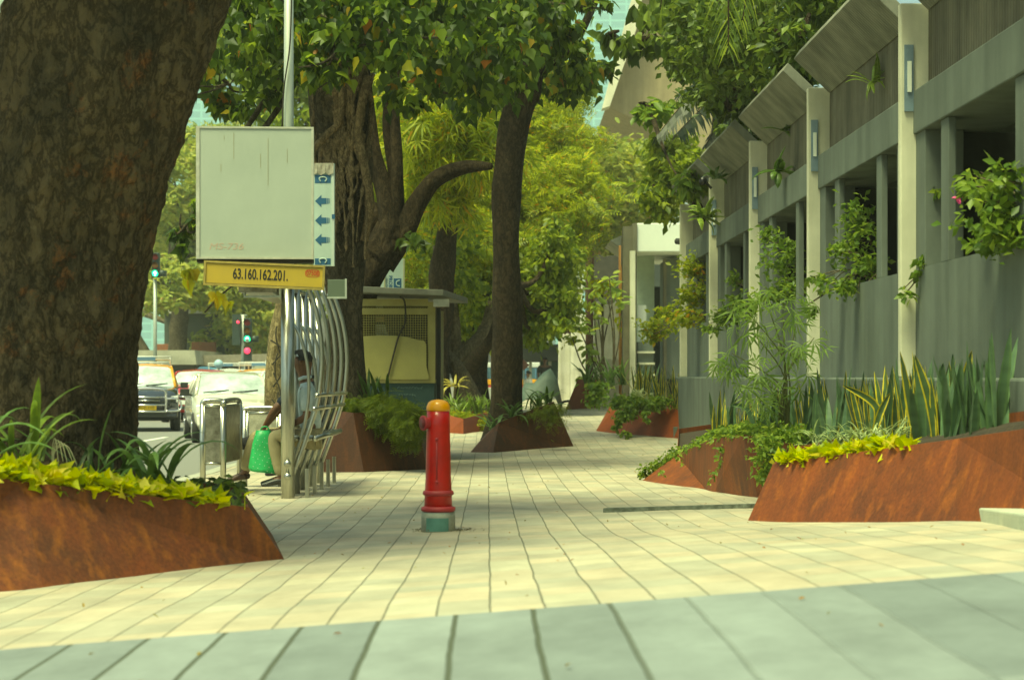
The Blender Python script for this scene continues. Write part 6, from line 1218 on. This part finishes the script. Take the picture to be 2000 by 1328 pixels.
# snake plants along the wall
desc = ['with tall plain leaves', 'with yellow-edged leaves']
k = 0; rs = random.Random(77)
for row, (dist, n) in enumerate(((0, 17), (1, 17))):
    for i in range(n):
        px = 1405+ (1950-1405)*(i+.5*row)/n; t = (px-1405)/545
        dd = 19.3-6.7*t+ (.0 if row == 0 else .9) ; 
        if px > 1830: dd = max(dd, 12.4)
        x = W(px, 0, dd).x; xw = XO-.0105*dd-.14
        if x > xw: dd = dd*xw/x; x = xw
        zb = max(.2, .36+.25*t); tall = .52+.10*t+rs.uniform(-.05, .10); yel = rs.random() < (.55 if t < .35 else .38)
        e = empty('snake_plant', Vector((x, dd, zb)), 'snake plant %s, number %d counting from the far end of the %s row along the wall' % (desc[yel], i+1, ('front', 'back')[row]), 'plant', 'snake plants along the concrete wall')
        e['label'] = 'snake plant %s, %s of the %s row along the wall' % (desc[yel], ['farthest', 'second', 'third', 'fourth', 'fifth', 'sixth', 'seventh', 'eighth', 'ninth', 'tenth', 'eleventh', 'twelfth', 'thirteenth', 'fourteenth', 'fifteenth', 'sixteenth', 'nearest'][i], ('front', 'back')[row])
        blades('leaf_clump', (x, dd, zb-.05), 10 if t < .5 else 11, tall, .052+.012*t, SM['snake_y' if yel else 'snake_g'], e, .13, .10, 'snake', .085, k+100, 7, .35); k += 1
for (px, py, L_, ln) in ((1565, 860, .75, 'far'), ):
    pass
def bigleaf(px0, py0, px1, py1, px2, py2, d, w_, m, label):
    b = W(px0, py0, d); e = empty('snake_leaf', b, label, 'plant'); pp = catmull([b, W(px1, py1, d), W(px2, py2, d)], 7); V_, F_, U_ = [], [], []
    for i, p in enumerate(pp):
        t = i/(len(pp)-1); ww = w_*min(1, .45+1.4*t)*(1-max(0, (t-.55)/.45)**2); tg = (pp[min(i+1, len(pp)-1)]-pp[max(i-1, 0)]).normalized(); sd = tg.cross(Vector((0, 1, 0))).normalized()
        V_ += [tuple(p-sd*ww/2), tuple(p+Vector((0, .012, 0))), tuple(p+sd*ww/2)]; U_ += [(0, t), (.5, t), (1, t)]
    for i in range(len(pp)-1): a = i*3; F_ += [(a, a+1, a+4, a+3), (a+1, a+2, a+5, a+4)]
    me = bpy.data.meshes.new('leaf'); me.from_pydata(V_, [], F_); u = me.uv_layers.new(name='UVMap'); li = np.zeros(len(me.loops), dtype=np.int32); me.loops.foreach_get('vertex_index', li); u.data.foreach_set('uv', np.array(U_, dtype=np.float32)[li].ravel()); link('leaf', me, SM[m], e, True)
bigleaf(1825, 860, 1815, 780, 1786, 692, 13.0, .062, 'snake_y', 'tall leaning yellow-edged snake leaf before the nearest pier')
bigleaf(1885, 850, 1882, 770, 1898, 684, 12.7, .068, 'snake_y', 'tallest yellow-edged snake leaf at the right, reaching above the plinth')
bigleaf(1700, 870, 1712, 795, 1645, 752, 13.9, .055, 'snake_y', 'snake leaf bending left above the yellow foliage')
bigleaf(1702, 872, 1718, 810, 1738, 768, 13.8, .05, 'snake_y', 'yellow-edged snake leaf curving right above the yellow foliage')
bigleaf(1688, 870, 1672, 800, 1662, 756, 14.0, .042, 'snake_y', 'short yellow-edged snake leaf beside the bent one')
bigleaf(1870, 790, 1862, 730, 1861, 690, 13.1, .028, 'snake_g', 'thin dark snake leaf left of the tallest one')
bigleaf(1935, 840, 1955, 780, 1972, 712, 12.2, .06, 'snake_g', 'dark blurred snake leaf nearest the right frame edge')
bigleaf(1840, 850, 1838, 780, 1842, 708, 13.2, .07, 'snake_g', 'broad dark snake leaf behind the leaning yellow-edged one')
bigleaf(1480, 860, 1460, 800, 1425, 790, 18.3, .05, 'snake_g', 'dark snake leaf pointing left over the creeper')
# bamboo-like plant
bm_ = empty('cassava_plant', W(1530, 870, 17.6), 'tall thin plant with drooping fingered leaves before the middle windows', 'plant'); mb = MB(); pts = []
for k, (x, y) in enumerate(((1500, 600), (1560, 610), (1430, 690), (1470, 650), (1520, 670), (1560, 690), (1450, 730), (1500, 740), (1540, 740), (1590, 660), (1480, 780), (1520, 800), (1460, 610), (1420, 720), (1530, 620))):
    t = W(x, y, 17.3+rr.uniform(-.3, .3)); b = W(1525+rr.uniform(-10, 14), 870, 17.6); pp = catmull([b, W(1528+rr.uniform(-8, 12), (870+y)/2-20, 17.5), t], 6); mb.tube(pp, lerp_list([.010, .004], len(pp)), 5)
    for q in range(6): pts.append(tuple(t+Vector((rr.gauss(0, .09), rr.gauss(0, .1), rr.gauss(.0, .08)))))
mb.build('stem', mat('green_stem', (.16, .17, .06), .6), bm_, True); leafmesh('foliage', pts, 'fingers', .17, leafmat('cassava_leaf', [(0, (.12, .20, .04)), (1, (.22, .32, .08))], .45), bm_, droop=.7)
# window shrubs
def shrub(label, blobs, n, size, m='boug', flowers=None, stems=True, kind='oval', name='window_shrub'):
    c0 = Vector(blobs[0][0]); e = empty(name, c0-Vector((0, 0, blobs[0][1][2])), label, 'shrub', 'shrubs growing out of the windows' if name == 'window_shrub' else None); leafmesh('foliage', cloud(blobs, int(n*.75), max(10, n//22), .33, .15), kind, size*1.12, LM[m], e, droop=.4)
    mb = MB(); b = Vector((XP-.0105*c0.y+.25, c0.y, 1.9))
    for (c, r) in blobs:
        for q in range(3): c = Vector(c); pp = catmull([b, (b+c)/2+Vector((0, 0, .12)), c+Vector((rr.uniform(-.8, .8)*r[0], rr.uniform(-.5, .5)*r[1], rr.uniform(-.7, .7)*r[2]))], 5); mb.tube(pp, lerp_list([.010, .004], len(pp)), 5)
    mb.build('stem', B4, e, True)
    if flowers: leafmesh('flower', [tuple(W(x+rr.gauss(0, 3.5), y+rr.gauss(0, 2.5), d)) for (x, y, d) in flowers for _ in range(9)], 'wide', .045, LM['straw'], e)
shrub('leafy shrub with a pink flower in the nearest window', [EB(1945, 400, 12.3, 60, 60, .3), EB(1905, 350, 12.8, 30, 30, .2), EB(1960, 340, 12.2, 40, 30, .2), EB(1920, 470, 12.6, 45, 26, .2), EB(1970, 450, 12.2, 40, 50, .2)], 1000, .07, flowers=[(1870, 386, 13.4)])
shrub('small creeper sprig on the nearest pier edge', [EB(1815, 505, 15.0, 22, 14, .1), EB(1775, 570, 15.1, 18, 10, .08), EB(1828, 375, 14.9, 14, 10, .08), EB(1795, 540, 15.05, 8, 20, .05)], 110, .075)
shrub('bushy shrub filling the second window and hanging over its sill', [EB(1680, 440, 17.8, 32, 50, .3), EB(1690, 520, 17.6, 35, 28, .25), EB(1655, 555, 17.6, 45, 18, .2), EB(1600, 545, 18.3, 30, 14, .15), EB(1710, 560, 17.3, 25, 16, .12), EB(1645, 490, 18.2, 20, 22, .2), EB(1580, 600, 18.4, 14, 10, .1)], 1250, .065)
shrub('shrub hanging from the third window behind the second pier', [EB(1530, 500, 21.8, 32, 36, .3), EB(1540, 560, 21.5, 38, 20, .25), EB(1500, 575, 22, 40, 16, .2), EB(1470, 600, 22.4, 34, 12, .15), EB(1500, 460, 22.3, 20, 20, .2)], 1100, .07)
shrub('shrub hanging from the fourth window', [EB(1440, 590, 26.2, 28, 14, .25), EB(1410, 620, 26.2, 30, 14, .2), EB(1390, 640, 26.4, 22, 10, .15), EB(1435, 545, 26.6, 10, 14, .2)], 700, .075)
shrub('yellow-green shrub spreading around the last pier at the building corner', [EB(1355, 570, 31, 24, 36, .3), EB(1340, 620, 31, 40, 18, .3), EB(1285, 640, 33.8, 34, 18, .3), EB(1300, 610, 33.8, 30, 14, .25), EB(1350, 520, 31.2, 24, 22, .3), EB(1265, 658, 33.9, 18, 12, .2)], 1900, .09, 'yellow')
def wallplant(label, px, py, d, n, L_, m='stripdark', w_=.04, kind=None, lean=1.1, arch=1.0):
    e = empty('wall_plant', W(px, py, d), label, 'plant', 'plants hanging on the upper wall'); blades('leaf_clump', W(px, py, d), n, L_, w_, SM[m], e, lean, arch, 'strap', .03, int(px)); return e
wallplant('fern-like plant on the upper wall left of the nearest pier', 1705, 160, 17.0, 20, .26, 'strap', .028)
wallplant('broad-leaved rosette hanging left of the second pier', 1518, 335, 21.8, 14, .30, 'stripdark', .085)
wallplant('small strap plant on the wall above the rosette', 1530, 255, 22.3, 9, .24, 'stripdark', .06)
wallplant('large pale rosette by the fourth pier', 1378, 425, 28.2, 22, .38, 'strap', .085)
wallplant('leaf cluster under the hood by the third pier', 1400, 350, 27.5, 10, .24, 'stripdark', .07)

# ------------------------------------------------------------------ haze
hz = MB().box((-60, -8, -1.26), (60, 125, 32)).build('haze', None)
hm = bpy.data.materials.new('air'); hm.use_nodes = True; N = hm.node_tree.nodes; N.remove(N['Principled BSDF'])
pv = N.new('ShaderNodeVolumePrincipled'); pv.inputs['Color'].default_value = (.92, .96, .86, 1); pv.inputs['Density'].default_value = .0009; pv.inputs['Anisotropy'].default_value = .2
hm.node_tree.links.new(pv.outputs[0], N['Material Output'].inputs['Volume']); hz.data.materials.clear(); hz.data.materials.append(hm); hz['kind'] = 'stuff'; hz['label'] = 'thin pale haze in the air over the street'; hz['category'] = 'haze'
